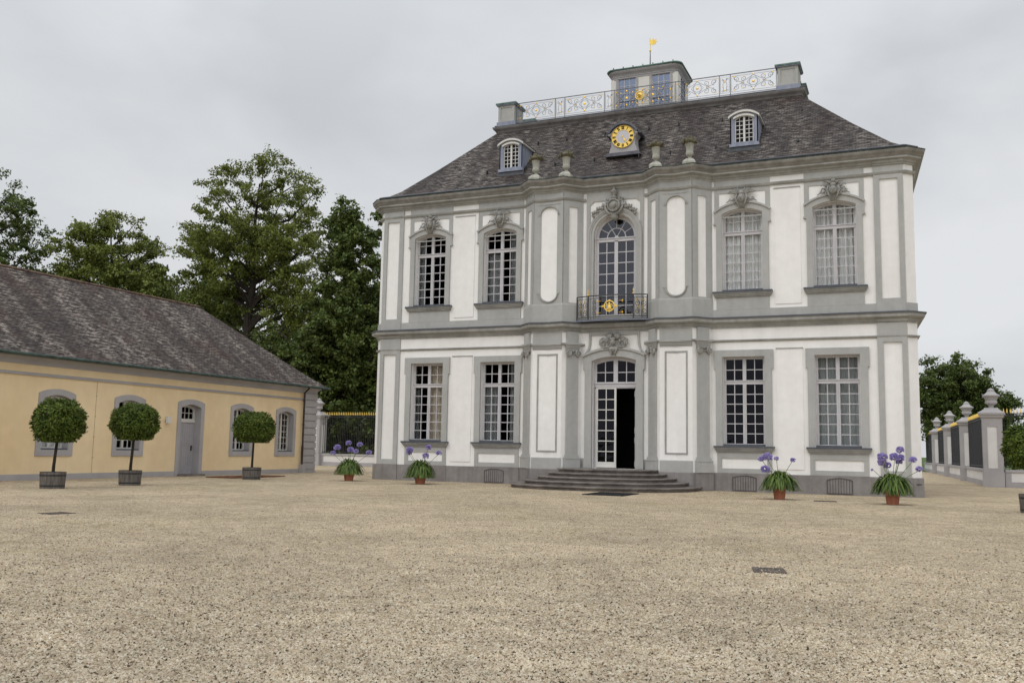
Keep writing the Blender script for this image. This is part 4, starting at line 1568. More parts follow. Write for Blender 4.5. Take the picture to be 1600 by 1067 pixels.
# --- clock gable
def clock():
    yf = 1.22
    m = MB()
    m.cur = 0
    m.plate([[(-.70, 15.82), (-.66, 16.0), (-.58, 16.2), (-.57, 16.55), (-.68, 16.70), (-.66, 16.80)] + arc(0, .60, 16.82, 17.2, 12)[1:-1] + [(.66, 16.80), (.68, 16.70), (.57, 16.55), (.58, 16.2), (.66, 16.0), (.70, 15.82)]], -1.9, -yf)
    for s in (-1, 1):
        m.ball((s * .66, yf - .02, 16.74), (.08, .08, .07), 8)
    m.cur = 1
    m.plate([arc(0, .74, 16.84, 17.32, 12) + arc(0, .66, 16.80, 17.2, 12, rev=True)], -2.6, -yf + .14)
    for s in (-1, 1):
        m.box(*sorted((s * .64, s * .86)), yf + .1, 2.1, 16.76, 16.84)
    m.plate([[(-.88, 15.66), (-.80, 15.82), (.80, 15.82), (.88, 15.66)]], -yf - .4, -yf + .10)
    g = m.build('clock_gable', [GREYL, noisy('clock gable lead', (.09, .09, .11), (.15, .15, .17), 3, .6)], palace)
    zc_ = 16.60
    dd = MB()
    dd.cur = 0
    dd.plate([[(.36 * math.sin(t), zc_ + .36 * math.cos(t)) for t in [2 * PI * i / 40 for i in range(40)]]], -yf, -yf + .03)
    dial = dd.build('clock_dial', DIAL, g)
    rg = MB()
    rg.plate([[(.54 * math.sin(t), zc_ + .54 * math.cos(t)) for t in [2 * PI * i / 48 for i in range(48)]], [(.33 * math.sin(-t), zc_ + .33 * math.cos(-t)) for t in [2 * PI * i / 48 for i in range(48)]]], -yf, -yf + .045)
    rg.tube([(.54 * math.sin(t), yf - .05, zc_ + .54 * math.cos(t)) for t in [2 * PI * i / 40 for i in range(40)]], .02, 6, closed=True)
    # numerals painted black on the ring, standing radially
    rom = ['XII', 'I', 'II', 'III', 'IIII', 'V', 'VI', 'VII', 'VIII', 'IX', 'X', 'XI']
    nm = GoldInto(rg)

    def stroke(M_, x0, z0, x1, z1, w):
        a = Vector((x0, 0, z0))
        b = Vector((x1, 0, z1))
        d = (b - a).normalized()
        p = Vector((d.z, 0, -d.x)) * w * 1.5
        q = [a - p, a + p, b + p, b - p]
        nm.plate([[(t.x, t.z) for t in q]], 0.0, 0.006, M_)
    for i, s in enumerate(rom):
        an = 2 * PI * i / 12
        M_ = T(0, yf - .045, zc_) @ Matrix.Rotation(an, 4, 'Y') @ T(0, 0, .435)
        wd = {'I': .036, 'V': .07, 'X': .07}
        tot = sum(wd[c] for c in s)
        sc_ = min(1.0, .17 / tot) if tot > .17 else 1.0
        x = -tot * sc_ / 2
        h = .062
        for c in s:
            w = wd[c] * sc_
            cx = x + w / 2
            if c == 'I':
                stroke(M_, cx, -h, cx, h, .010)
            elif c == 'V':
                stroke(M_, cx - w * .38, h, cx, -h, .010)
                stroke(M_, cx + w * .38, h, cx, -h, .006)
            else:
                stroke(M_, cx - w * .38, h, cx + w * .38, -h, .010)
                stroke(M_, cx + w * .38, h, cx - w * .38, -h, .006)
            x += w
        stroke(M_, -tot * sc_ / 2, h, tot * sc_ / 2, h, .008)
        stroke(M_, -tot * sc_ / 2, -h, tot * sc_ / 2, -h, .008)
    rg.build('clock_ring', [GOLDM, BLACK], dial)
    hd = MB(T(0, yf - .06, zc_) @ Matrix.Rotation(R(150), 4, 'Y'))
    hd.plate([[(-.012, -.10), (-.02, .1), (-.05, .2), (0, .34), (.05, .2), (.02, .1), (.012, -.10)]], 0, .012)
    hd.ball((0, 0, 0), (.03, .02, .03), 8)
    hd.build('clock_hand', GOLDM, dial)


dormer(-5.75, False)
dormer(5.75, True)
clock()

# ------------------------------------------------------------------ GROUND
def macro(t, tc, prev):
    """patches of darker and lighter stone at several sizes"""
    for sc_, lo, hi, a, c in ((1.7, 0.38, 0.66, 0.86, 1.08), (0.32, 0.36, 0.64, 0.86, 1.08), (7.0, 0.46, 0.74, 1.03, 0.74), (0.09, 0.3, 0.7, 0.88, 1.06)):
        n = N(t, 'ShaderNodeTexNoise', Scale=sc_, Detail=5.0, Roughness=0.62)
        t.links.new(tc.outputs['Object'], n.inputs['Vector'])
        mr = N(t, 'ShaderNodeMapRange')
        mr.inputs['From Min'].default_value = lo
        mr.inputs['From Max'].default_value = hi
        mr.inputs['To Min'].default_value = a
        mr.inputs['To Max'].default_value = c
        t.links.new(n.outputs['Fac'], mr.inputs['Value'])
        mm = N(t, 'ShaderNodeVectorMath', operation='MULTIPLY')
        t.links.new(prev, mm.inputs[0])
        t.links.new(mr.outputs[0], mm.inputs[1])
        prev = mm.outputs[0]
    mm = N(t, 'ShaderNodeVectorMath', operation='MULTIPLY')
    mm.inputs[1].default_value = (0.835, 0.845, 0.835)
    t.links.new(prev, mm.inputs[0])
    return mm.outputs[0]


def ground_mats():
    m, t, b = mat('pale gravel', 0.95, 0, 0.15)
    tc = N(t, 'ShaderNodeTexCoord')
    v = N(t, 'ShaderNodeTexVoronoi', Scale=52.0)
    v.inputs['Randomness'].default_value = 1.0
    t.links.new(tc.outputs['Object'], v.inputs['Vector'])
    sepc = N(t, 'ShaderNodeSeparateColor')
    t.links.new(v.outputs['Color'], sepc.inputs[0])
    r = N(t, 'ShaderNodeValToRGB')
    els = r.color_ramp.elements
    els[0].position = 0.0
    els[0].color = (0.09, 0.07, 0.05, 1)
    els[1].position = 1.0
    els[1].color = (0.56, 0.49, 0.38, 1)
    for p, c in ((0.06, (0.15, 0.115, 0.08, 1)), (0.13, (0.32, 0.25, 0.165, 1)), (0.45, (0.40, 0.325, 0.222, 1)), (0.75, (0.47, 0.39, 0.278, 1)), (0.90, (0.41, 0.30, 0.21, 1))):
        e = els.new(p)
        e.color = c
    t.links.new(sepc.outputs[0], r.inputs[0])
    # dark gaps between stones
    gap = N(t, 'ShaderNodeMapRange')
    gap.inputs['From Min'].default_value = 0.35
    gap.inputs['From Max'].default_value = 0.75
    gap.inputs['To Min'].default_value = 2.0
    gap.inputs['To Max'].default_value = 1.1
    t.links.new(v.outputs['Distance'], gap.inputs['Value'])
    m1 = N(t, 'ShaderNodeVectorMath', operation='MULTIPLY')
    t.links.new(r.outputs[0], m1.inputs[0])
    t.links.new(gap.outputs[0], m1.inputs[1])
    prev = macro(t, tc, m1.outputs[0])
    # faint green film in places
    n = N(t, 'ShaderNodeTexNoise', Scale=0.22, Detail=6.0, Roughness=0.65)
    t.links.new(tc.outputs['Object'], n.inputs['Vector'])
    mr = N(t, 'ShaderNodeMapRange')
    mr.inputs['From Min'].default_value = 0.55
    mr.inputs['From Max'].default_value = 0.72
    mr.inputs['To Max'].default_value = 0.45
    t.links.new(n.outputs['Fac'], mr.inputs['Value'])
    mg = N(t, 'ShaderNodeMix', data_type='RGBA', blend_type='MULTIPLY')
    mg.inputs[7].default_value = (0.72, 0.76, 0.52, 1)
    t.links.new(mr.outputs[0], mg.inputs[0])
    t.links.new(prev, mg.inputs[6])
    t.links.new(mg.outputs[2], b.inputs['Base Color'])
    inv = N(t, 'ShaderNodeMath', operation='SUBTRACT')
    inv.inputs[0].default_value = 1.0
    t.links.new(v.outputs['Distance'], inv.inputs[1])
    bp = N(t, 'ShaderNodeBump', Strength=0.9, Distance=0.02)
    t.links.new(inv.outputs[0], bp.inputs['Height'])
    t.links.new(bp.outputs[0], b.inputs['Normal'])
    return m


GRAVEL = ground_mats()
GRASS = noisy('grass', (0.04, 0.075, 0.015), (0.085, 0.13, 0.03), 0.6, 0.95, 0.6, 9, fine=0.3, fscale=14)


def flat(name, pts, z, m):
    q = MB()
    q.add([(x, y, z) for x, y in pts], [tuple(range(len(pts)))])
    o = q.build(name, m, recalc=False)
    o['kind'] = 'structure'
    return o


flat('ground', [(-1500, -1500), (1500, -1500), (1500, 2500), (-1500, 2500)], -0.01, GRASS)
flat('gravel_court', [(-90, -120), (90, -120), (90, 18.4), (16.6, 18.4), (15.0, 70), (-90, 70), (-90, 24.4)], 0.0, GRAVEL)

# loose stones lying on the sheet, uncountable: thickest where they can be told apart
rng = np.random.default_rng(11)
NS = 330000
u = rng.random(NS)
dd = 5.8 / (1 - u * (1 - 5.8 / 44))
an = np.radians(-61 + 82 * rng.random(NS))
px_, py_ = 12.33 + dd * np.sin(an), -40.7 + dd * np.cos(an)
keep = ((py_ < -1.0) | (np.abs(px_) > 13.5)) & ((px_ - .0) ** 2 / 25 + (py_ + .8) ** 2 / 18 > 1) & (px_ > -20.7)
px_, py_, dd = px_[keep], py_[keep], dd[keep]
NS = len(px_)
sz = 0.007 + 0.009 * rng.random(NS) ** 1.5
a0 = rng.random(NS) * 6.283
vv = np.empty((NS, 5, 3))
for k in range(4):
    rr = sz * (0.7 + 0.6 * rng.random(NS)) * (1.25 if k % 2 else .85)
    vv[:, k, 0] = px_ + rr * np.cos(a0 + k * 1.5708)
    vv[:, k, 1] = py_ + rr * np.sin(a0 + k * 1.5708)
    vv[:, k, 2] = 0.0005 + sz * .25 * rng.random(NS)
vv[:, 4, 0] = px_ + sz * .4 * (rng.random(NS) - .5)
vv[:, 4, 1] = py_ + sz * .4 * (rng.random(NS) - .5)
vv[:, 4, 2] = sz * (0.7 + .6 * rng.random(NS))
me = bpy.data.meshes.new('gravel_stones')
me.vertices.add(NS * 5)
me.vertices.foreach_set('co', vv.reshape(-1))
tri = np.array([[0, 1, 4], [1, 2, 4], [2, 3, 4], [3, 0, 4]])
li = (np.arange(NS)[:, None, None] * 5 + tri[None]).reshape(-1)
me.loops.add(len(li))
me.loops.foreach_set('vertex_index', li)
me.polygons.add(NS * 4)
me.polygons.foreach_set('loop_start', np.arange(NS * 4) * 3)
me.polygons.foreach_set('loop_total', np.full(NS * 4, 3))
m_, t, b = mat('loose gravel stones', 0.9, 0, 0.2)
g = N(t, 'ShaderNodeNewGeometry')
r = N(t, 'ShaderNodeValToRGB')
els = r.color_ramp.elements
els[0].position = 0.0
els[0].color = (0.06, 0.045, 0.03, 1)
els[1].position = 1.0
els[1].color = (0.80, 0.74, 0.63, 1)
for p, c in ((0.06, (0.14, 0.105, 0.07, 1)), (0.13, (0.38, 0.29, 0.19, 1)), (0.5, (0.60, 0.505, 0.37, 1)), (0.8, (0.74, 0.65, 0.50, 1)), (0.88, (0.54, 0.39, 0.27, 1))):
    els.new(p).color = c
t.links.new(g.outputs['Random Per Island'], r.inputs[0])
t.links.new(macro(t, N(t, 'ShaderNodeTexCoord'), r.outputs[0]), b.inputs['Base Color'])
me.materials.append(m_)
me.update(calc_edges=True)
o = bpy.data.objects.new('gravel_stones', me)
col.objects.link(o)
o['kind'] = 'stuff'
tag(o, 'loose pale beige stones covering the gravel court', 'gravel')

# leaf litter and darker stones scattered on the gravel: uncountable
rng = np.random.default_rng(5)
n = 900
vs, fs = [], []
for i in range(n):
    d = 6.5 + 34 * rng.random() ** 1.6
    an = R(-50 + 66 * rng.random())
    x, y = 12.3 + d * math.sin(an), -40.7 + d * math.cos(an)
    s = 0.010 + 0.022 * rng.random() ** 2
    a = rng.random() * 6.28
    h = 0.006 + 0.010 * rng.random()
    k = len(vs)
    for q in range(5):
        t = a + q * 1.2566
        rr = s * (0.6 + 0.6 * rng.random())
        vs.append((x + rr * math.cos(t) * 1.3, y + rr * math.sin(t), 0.001))
    vs.append((x, y, h))
    fs += [(k + q, k + (q + 1) % 5, k + 5) for q in range(5)]
q = MB()
q.add(vs, fs)
o = q.build('leaf_litter', noisy('dark litter', (.03, .022, .014), (.13, .085, .05), 3, .9), recalc=False)
o['kind'] = 'stuff'
tag(o, 'scattered dark leaf bits and stones lying on the pale gravel', 'leaf litter')

# drain covers and mats
DRAIN = noisy('dull iron', (.07, .055, .045), (.13, .105, .09), 5, .8)
def drain(x, y, w, d, rz, label):
    m = MB()
    m.cur = 0
    m.plate([rectpoly(-w, w, -d, d), rectpoly(-w + .05, w - .05, -d + .05, d - .05)[::-1]], -.02, .012, Matrix.Rotation(R(-90), 4, 'X'))
    for k in range(1, 9):
        x_ = -w + 2 * w * k / 9
        m.box(x_ - .018, x_ + .018, -d + .04, d - .04, .0, .010)
    m.cur = 1
    m.box(-w + .04, w - .04, -d + .04, d - .04, -.02, .003)
    o = m.build('drain_cover', [DRAIN, BLACK])
    o.location = (x, y, 0)
    o.rotation_euler = (0, 0, R(rz))
    tag(o, label, 'drain cover', 'drain covers in the gravel')


drain(10.46, -27.1, .22, .28, 12, 'small slotted iron drain cover alone in the open gravel at right')
drain(-5.3, -25.2, .26, .30, -10, 'dark drain cover in the gravel at far left in front of the potted trees')
drain(9.5, -5.9, .38, .30, 5, 'thin dark drain cover between the two right flower pots near the palace wall')
m = MB()
m.box(-.78, .78, -1.1, 1.1, 0.0, 0.03)
for k in range(48):
    m.box(-.76, .76, -1.08 + k * .045, -1.06 + k * .045, 0.03, 0.036)
o = m.build('doormat', MAT_)
o.location = (1.95, -6.75, 0)
tag(o, 'black rubber doormat on the gravel at the foot of the front steps', 'doormat')
m = MB()
m.box(-.75, .75, -2.0, 2.0, 0.0, 0.03)
m.plate([rectpoly(-.78, .78, -2.05, 2.05), rectpoly(-.68, .68, -1.95, 1.95)[::-1]], 0, .045, Matrix.Rotation(R(-90), 4, 'X'))
for k in range(-1, 2):
    m.box(-.68, .68, k * .98 - .03, k * .98 + .03, .03, .045)
o = m.build('hatch_plate', RUST)
o.location = (-18.0, -2.9, 0)
tag(o, 'rust brown metal plate on the ground behind the potted tree nearest the palace', 'hatch plate')

# ------------------------------------------------------------------ YELLOW SIDE BUILDING
XY = -20.93
YM = Matrix(((0, -1, 0, XY), (1, 0, 0, 0), (0, 0, 1, 0), (0, 0, 0, 1)))
yb = empty('orangery', (0, 0, 0))
tag(yb, 'long low ochre yellow side building with slate roof and arched windows at left', 'outbuilding')
Y0, YE = -34.0, 6.9
wy = [-11.85, -7.82, 0.10, 3.98]
m = MB(YM)
holes = [archpoly(c, .78, 1.10, 3.44, 3.63)[::-1] for c in wy + [-15.9, -20.0]]
holes.append(archpoly(-3.80, .80, .03, 3.44, 3.62)[::-1])
m.plate([rectpoly(Y0, YE, 0, 5.05)] + holes, -.5, 0)
m.box(Y0, Y0 + .4, .5, 10, 0, 5.05)
m.box(YE - .4, YE, .5, 10, 0, 5.05)
m.box(Y0, YE, 9.6, 10, 0, 5.05)
m.build('wall', YELLOW, yb)
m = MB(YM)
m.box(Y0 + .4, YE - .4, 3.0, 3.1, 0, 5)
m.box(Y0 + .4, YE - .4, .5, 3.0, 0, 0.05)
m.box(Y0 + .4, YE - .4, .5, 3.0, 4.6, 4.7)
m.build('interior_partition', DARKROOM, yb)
m = MB(YM)
m.rect(Y0, -4.76, 0, .24, -.02, .05)
m.rect(-2.84, 5.66, 0, .24, -.02, .05)
m.build('plinth', GREYL, yb)
m = MB(YM)
for a, b in ((Y0, 5.68),):
    m.plate([rectpoly(a, b, 4.27, 4.36)], -.02, .07)
    m.plate([rectpoly(a, b, 4.36, 4.385)], -.02, .035)
m.build('string_course', GREYL, yb)
m = MB()
ring = [(XY, Y0), (XY, YE), (XY - 10, YE), (XY - 10, Y0)]
m.sweep(ring[::-1] if False else ring, [(-.05, 4.70)] * 0 + [(-.05, 4.70), (.03, 4.70), (.05, 4.76), (.06, 4.86), (.14, 4.93), (.22, 5.0), (.22, 5.06), (-.05, 5.06)])
# outward must be away from the building
m.build('cornice', GREYL, yb)

# quoins at the near corner: rusticated grey strip
m = MB(YM)
z = 0.0
m.rect(5.70, YE + .0, 0, 4.72, -.02, .03)
for k in range(11):
    m.plate([rectpoly(5.70, YE + .045, (.18 + k * .413 + .03), .18 + (k + 1) * .413 - .03 if k < 10 else 4.70)], -.02, .085)
m.rect(5.66, YE + .06, 0, .18, -.02, .07)
m.build('quoins', GREYL, yb)
# roof
m = MB()
EX, RX, RZ, EZ = XY + .52, XY - 5.0, 9.55, 5.10
ye, yr = YE + .55, YE - 4.95
xk, zk = XY - .5, 5.84
m.add([(EX, Y0 - .5, EZ), (EX, ye, EZ), (xk, ye - 1.02, zk), (xk, Y0 - .5, zk), (RX, yr, RZ), (RX, Y0 - .5, RZ),
       (2 * RX - EX, ye, EZ), (2 * RX - EX, Y0 - .5, EZ), (2 * RX - xk, ye - 1.02, zk), (2 * RX - xk, Y0 - .5, zk)],
      [(0, 1, 2, 3), (3, 2, 4, 5), (1, 6, 8, 2), (2, 8, 4), (6, 7, 9, 8), (8, 9, 5, 4)])


def yuv(co, poly):
    n_ = poly.normal
    if abs(n_.x) > abs(n_.y):
        return (co.y, (co.z - EZ) * 1.55)
    return (co.x + 3, (co.z - EZ) * 1.55)


yr_o = m.build('roof', SLATE2, yb, uvs=yuv)
m = MB()
m.tube([(EX - .3, Y0, EZ - .04), (EX + .0, Y0, EZ - .04)], .01, 4)
m.tube([(EX + .04, Y0 - .5, EZ - .03), (EX + .04, ye + .05, EZ - .03)], .065, 8)
m.tube([(EX + .04, ye + .04, EZ - .03), (2 * RX - EX, ye + .04, EZ - .03)], .065, 8)
m.build('gutter', noisy('dull green gutter', (.028, .045, .04), (.07, .105, .092), 4, .7), yb)
m = MB()
m.tube([(RX, Y0, RZ + .02), (RX, yr, RZ + .02), (EX - 1.0, ye - 1.0, zk + .03)][:2], .07, 6)
m.build('roof_ridge', noisy('reddish ridge tiles', (.09, .05, .04), (.2, .14, .11), 4, .8), yr_o)
dp = MB()
dp.tube([(XY + .45, 5.55, 5.02), (XY + .3, 5.52, 4.85), (XY + .13, 5.52, 4.70), (XY + .13, 5.52, 1.5)], .055, 8)
dp.tube([(XY + .13, 5.52, 1.5), (XY + .13, 5.52, 0.5)], .07, 8)
for z in (1.5, 2.8, 4.2):
    dp.tube([(XY + .13, 5.52, z), (XY + .13, 5.52, z + .07)], .075, 8)
dp.build('downpipe', noisy('brown copper pipe', (.03, .02, .02), (.07, .05, .045), 3, .5), yb)
m = MB(YM)
m.box(5.40, 5.68, -.30, .02, 0, .5)
m.build('pipe_footing', GREYL, yb)
m = MB(YM)
m.rect(-9.80, -9.785, .1, 4.25, 0, .012)
for z in (.9, 1.8, 2.7, 3.6):
    m.rect(-9.83, -9.755, z, z + .03, 0, .03)
m.build('lightning_cable', noisy('pale cable', (.4, .3, .18), (.5, .38, .22), 3, .7), yb)


def yellow_window(c, curtain=False):
    q = MB(YM @ T(c))
    q.plate([archpoly(0, .93, .98, 3.60, 3.79), archpoly(0, .69, 1.24, 3.37, 3.54)[::-1]], -.48, .05)
    s_ = q.build('window_surround', GREYL, yb)
    q = MB(YM @ T(c))
    q.rect(-.68, .68, 1.20, 1.30, -.40, .02)
    q.build('window_sill', LEAD, s_)
    q = MB(YM @ T(c, .36, 0))
    q.plate([archpoly(0, .72, 1.26, 3.40, 3.57), archpoly(0, .62, 1.36, 3.30, 3.45)[::-1]], -.05, .03)
    q.rect(-.06, .06, 1.28, 3.5, -.04, .045)
    for x in (-.34, .34):
        q.rect(x - .016, x + .016, 1.3, 3.5, -.02, .015)
    for k in range(1, 6):
        z = 1.36 + 2.05 * k / 6
        q.rect(-.66, .66, z - .016, z + .016, -.018, .013)
    w = q.build('window', FRAMEW, yb)
    g = MB(YM @ T(c, .36, 0))
    g.rect(-.66, .66, 1.3, 3.52, -.008, -.004)
    g.build('glass', GLASS, w)
    if curtain:
        cc = MB(YM @ T(c, .5, 0))
        vs, fs = [], []
        for i in range(41):
            x = -.68 + 1.36 * i / 40
            dd = .05 * math.sin(i * .9)
            vs += [(x, dd, 1.25), (x, dd, 3.5)]
        cc.add(vs, [(2 * i, 2 * i + 2, 2 * i + 3, 2 * i + 1) for i in range(40)])
        cc.build('curtain', CURTAIN, w, smooth=True, recalc=False)


for i, c in enumerate(wy + [-15.9, -20.0]):
    yellow_window(c, i == 0)
# the plank door
q = MB(YM @ T(-3.80))
u = [(-.94, 0), (-.94, 3.63)] + arc(0, .94, 3.63, 3.80)[1:-1] + [(.94, 3.63), (.94, 0), (.70, 0), (.70, 3.38)] + arc(0, .70, 3.38, 3.54, rev=True)[1:-1] + [(-.70, 3.38), (-.70, 0)]
q.plate([u], -.45, .05)
q.build('door_surround', GREYL, yb)
DOORP = noisy('grey violet door paint', (.36, .345, .365), (.41, .395, .41), 2, .6)
q = MB(YM @ T(-3.80, .40, 0))
n = 9
for k in range(n):
    a = -.70 + 1.40 * k / n
    q.rect(a + .004, a + 1.40 / n - .004, .10, 2.66, -.03, .012)
q.rect(-.70, .70, .10, 2.66, -.05, -.01)
q.rect(-.70, .70, .08, .14, -.02, .03)
d_ = q.build('door', DOORP, yb)
q = MB(YM @ T(-3.80, .40, 0))
q.box(.52, .60, -.04, -.01, 1.25, 1.50)
q.tube([(.56, -.03, 1.44), (.56, -.09, 1.44), (.44, -.09, 1.44)], .014, 6)
q.build('handle', IRON, d_)
q = MB(YM @ T(-3.80, .40, 0))
q.plate([archpoly(0, .72, 2.66, 3.40, 3.57), archpoly(0, .58, 2.84, 3.30, 3.42)[::-1]], -.04, .03)
q.rect(-.7, .7, 2.66, 2.74, 0, .06)
for x in (-.29, 0, .29):
    q.rect(x - .015, x + .015, 2.8, 3.45, -.02, .015)
q.rect(-.6, .6, 3.11, 3.14, -.02, .013)
f_ = q.build('fanlight', FRAMEW, yb)
g = MB(YM @ T(-3.80, .40, 0))
g.rect(-.62, .62, 2.78, 3.46, -.008, -.004)
g.build('glass', GLASS, f_)
q = MB(YM @ T(-3.80))
q.box(-.80, .80, -.42, .4, 0, .09)
q.build('door_step', STEP, yb)
# wall lamp
q = MB(YM @ T(-5.48))
q.cur = 0
q.rect(-.05, .05, 2.60, 2.75, 0, .10)
q.cur = 1
q.box(-.10, .10, -.24, -.08, 2.56, 2.88)
q.ball((0, -.16, 2.56), (.09, .07, .03), 8)
q.build('wall_lamp', [noisy('lamp metal', (.2, .2, .2), (.3, .3, .3), 3, .5), noisy('opal lamp glass', (.62, .60, .57), (.68, .66, .63), 3, .3)], yb)

# ------------------------------------------------------------------ URNS ON THE CORNICE
urn_labels = [
    'stone urn with mossy rim on the cornice beside the left dormer',
    'stone urn with mossy rim on the cornice on the left pier, second from the left',
    'stone urn with mossy rim on the cornice just right of the clock',
    'stone urn with mossy rim on the cornice furthest right, below the right dormer']
for i, x in enumerate((-3.66, -2.14, 2.14, 3.66)):
    t = empty('cornice_urn', (x, -.82, 14.22), R(random.uniform(-8, 8)))
    t.scale = (.93, .93, 1.14)
    tag(t, urn_labels[i], 'urn', 'stone urns standing on the cornice')
    q = MB()
    q.lathe([(.30, -.03), (.30, .10), (.24, .16), (.13, .25)], sq=True)
    q.lathe([(.10, .22), (.07, .30), (.10, .34), (.17, .40), (.19, .47), (.165, .52), (.17, .60), (.185, .74), (.23, .86), (.20, .90)], n=16)
    q.build('urn_body', URNM, t, smooth=False)
    q = MB()
    rs = random.Random(i)
    q.lathe([(.22, .84), (.33, .90), (.35, .95), (.27, 1.0), (.16, 1.06)], n=14)
    for k in range(60):
        a = rs.uniform(0, 2 * PI)
        r_ = rs.uniform(.05, .43)
        z = .94 + (.34 - r_) * .5
        q.ball((r_ * math.cos(a), r_ * math.sin(a), z + rs.uniform(-.05, .06)), (rs.uniform(.03, .07), rs.uniform(.03, .07), rs.uniform(.03, .08)), 6)
    for k in range(6):
        a = rs.uniform(0, 2 * PI)
        q.tube([(.1 * math.cos(a), .1 * math.sin(a), 1.0), (.13 * math.cos(a), .13 * math.sin(a), 1.0 + rs.uniform(.08, .2))], .02, 5, r1=.005)
    q.build('flower_filling', MOSS, t)

# ------------------------------------------------------------------ GARDEN FENCE: pillars, low walls, iron railings
PW = noisy('white pillar panel', (0.66, 0.64, 0.62), (0.74, 0.72, 0.70), 1.0, .9)


def make_pillar():
    t = empty('fence_pillar')
    q = MB()
    q.cur = 0
    q.box(-.55, .55, -.55, .55, 0, .85)
    q.box(-.48, .48, -.48, .48, .85, 3.72)
    for k in range(4):
        M_ = Matrix.Rotation(k * PI / 2, 4, 'Z')
        q.plate([rectpoly(-.48, .48, .85, 3.75), rectpoly(-.24, .24, 1.05, 3.35)[::-1]], .47, .515, M_)
    q.lathe([(.52, 3.70), (.52, 3.82), (.60, 3.88), (.62, 3.98), (.68, 4.04), (.68, 4.14), (.50, 4.24), (.36, 4.36), (.34, 4.42)], sq=True)
    q.cur = 1
    for k in range(4):
        M_ = Matrix.Rotation(k * PI / 2, 4, 'Z')
        q.plate([rectpoly(-.24, .24, 1.05, 3.35)], .45, .484, M_)
    q.build('pillar_body', [GREYL, PW], t)
    q = MB()
    q.lathe([(.14, 4.38), (.12, 4.50), (.18, 4.58), (.30, 4.66), (.32, 4.74), (.28, 4.84), (.38, 5.02), (.46, 5.08), (.46, 5.14), (.30, 5.22), (.20, 5.34), (.17, 5.38), (.20, 5.42), (.10, 5.50), (.02, 5.54)], n=14)
    q.build('urn_finial', GREYL, t)
    return t


pil = make_pillar()
spots = [(16.55, 18.5, -6, 'corner pillar with urn finial at the right, nearest of the fence row'),
         (15.98, 32.5, -3, 'second fence pillar from the right, urn finial on top'),
         (15.38, 47.0, -3, 'third fence pillar from the right, with an urn finial'),
         (14.72, 61.5, -3, 'furthest fence pillar of the right row, next to the palace corner'),
         (-32.98, 24.6, 0, 'fence pillar with urn finial peeping past the yellow building corner')]
for i, (x, y, rz, lb) in enumerate(spots):
    o = pil if i == 0 else copy_tree(pil)
    o.location = (x, y, 0)
    o.rotation_euler = (0, 0, R(rz))
    tag(o, lb, 'fence pillar', 'pillars of the garden fence')


def fence(ax, ay, bx, by, label, nb=None):
    t = empty('iron_fence', ((ax + bx) / 2, (ay + by) / 2, 0), math.atan2(by - ay, bx - ax))
    L = math.hypot(bx - ax, by - ay)
    h = L / 2
    tag(t, label, 'fence', 'iron fence bays on low white walls')
    q = MB()
    q.cur = 0
    q.box(-h, h, -.24, .24, 0, .28)
    q.box(-h, h, -.28, .28, .84, .98)
    q.box(-h, h, -.20, .20, .26, .86)
    for s in (-1, 1):
        for x0, x1 in ((-h, -h + .3), (h - .3, h)):
            q.box(x0, x1, min(s * .20, s * .235), max(s * .20, s * .235), .28, .84)
    q.cur = 1
    for s in (-1, 1):
        q.box(-h + .3, h - .3, min(s * .19, s * .215), max(s * .19, s * .215), .30, .82)
    q.build('low_wall', [GREYL, PW], t)
    q, g = MB(), MB()
    n = int(L / .17)
    for k in range(n + 1):
        x = -h + .05 + (L - .1) * k / n
        q.box(x - .012, x + .012, -.012, .012, .98, 4.12)
        g.tube([(x, 0, 4.12), (x, 0, 4.20), (x, 0, 4.40)], [.022, .042, .006], 5)
    for z in (1.10, 3.95, 4.08):
        q.box(-h, h, -.025, .025, z, z + .05)
    r_ = q.build('railing', IRON, t)
    g.build('gilded_spikes', GOLDM, r_)
    return t


fence(-32.5, 24.6, -20.0, 24.6, 'black railing with gilded spikes between the yellow building and the palace')
fence(16.02, 32.0, 16.45, 19.0, 'fence bay running up to the nearest right corner pillar')
fence(15.42, 46.5, 15.95, 33.0, 'fence bay second from the right, between two urn pillars')
fence(14.77, 61.0, 15.35, 47.5, 'fence bay third from the right, between distant pillars')
fence(13.9, 80, 14.70, 62.0, 'furthest fence bay, showing beside the palace corner')
fence(17.1, 18.45, 31.0, 18.2, 'fence bay leading right out of frame from the corner pillar')

# ------------------------------------------------------------------ POTTED TREES


def leaf_cloud(name, pts, nrm, size, m, parent, aspect=0.55, seed=0):
    """thousands of separate leaf faces, each a bent diamond"""
    r_ = np.random.default_rng(seed)
    n = len(pts)
    nrm = nrm / np.maximum(np.linalg.norm(nrm, axis=1, keepdims=True), 1e-6)
    t = r_.normal(size=(n, 3))
    t -= (t * nrm).sum(1, keepdims=True) * nrm
    t /= np.maximum(np.linalg.norm(t, axis=1, keepdims=True), 1e-6)
    b = np.cross(nrm, t)
    s = size * (0.7 + 0.6 * r_.random((n, 1)))
    v = np.empty((n, 4, 3))
    v[:, 0] = pts - t * s
    v[:, 1] = pts + b * s * aspect + nrm * s * .12
    v[:, 2] = pts + t * s
    v[:, 3] = pts - b * s * aspect + nrm * s * .12
    me = bpy.data.meshes.new(name)
    me.vertices.add(n * 4)
    me.vertices.foreach_set('co', v.reshape(-1))
    me.loops.add(n * 4)
    me.loops.foreach_set('vertex_index', np.arange(n * 4))
    me.polygons.add(n)
    me.polygons.foreach_set('loop_start', np.arange(n) * 4)
    me.polygons.foreach_set('loop_total', np.full(n, 4))
    me.materials.append(m)
    me.update(calc_edges=True)
    o = bpy.data.objects.new(name, me)
    col.objects.link(o)
    if parent is not None:
        o.parent = parent
    return o


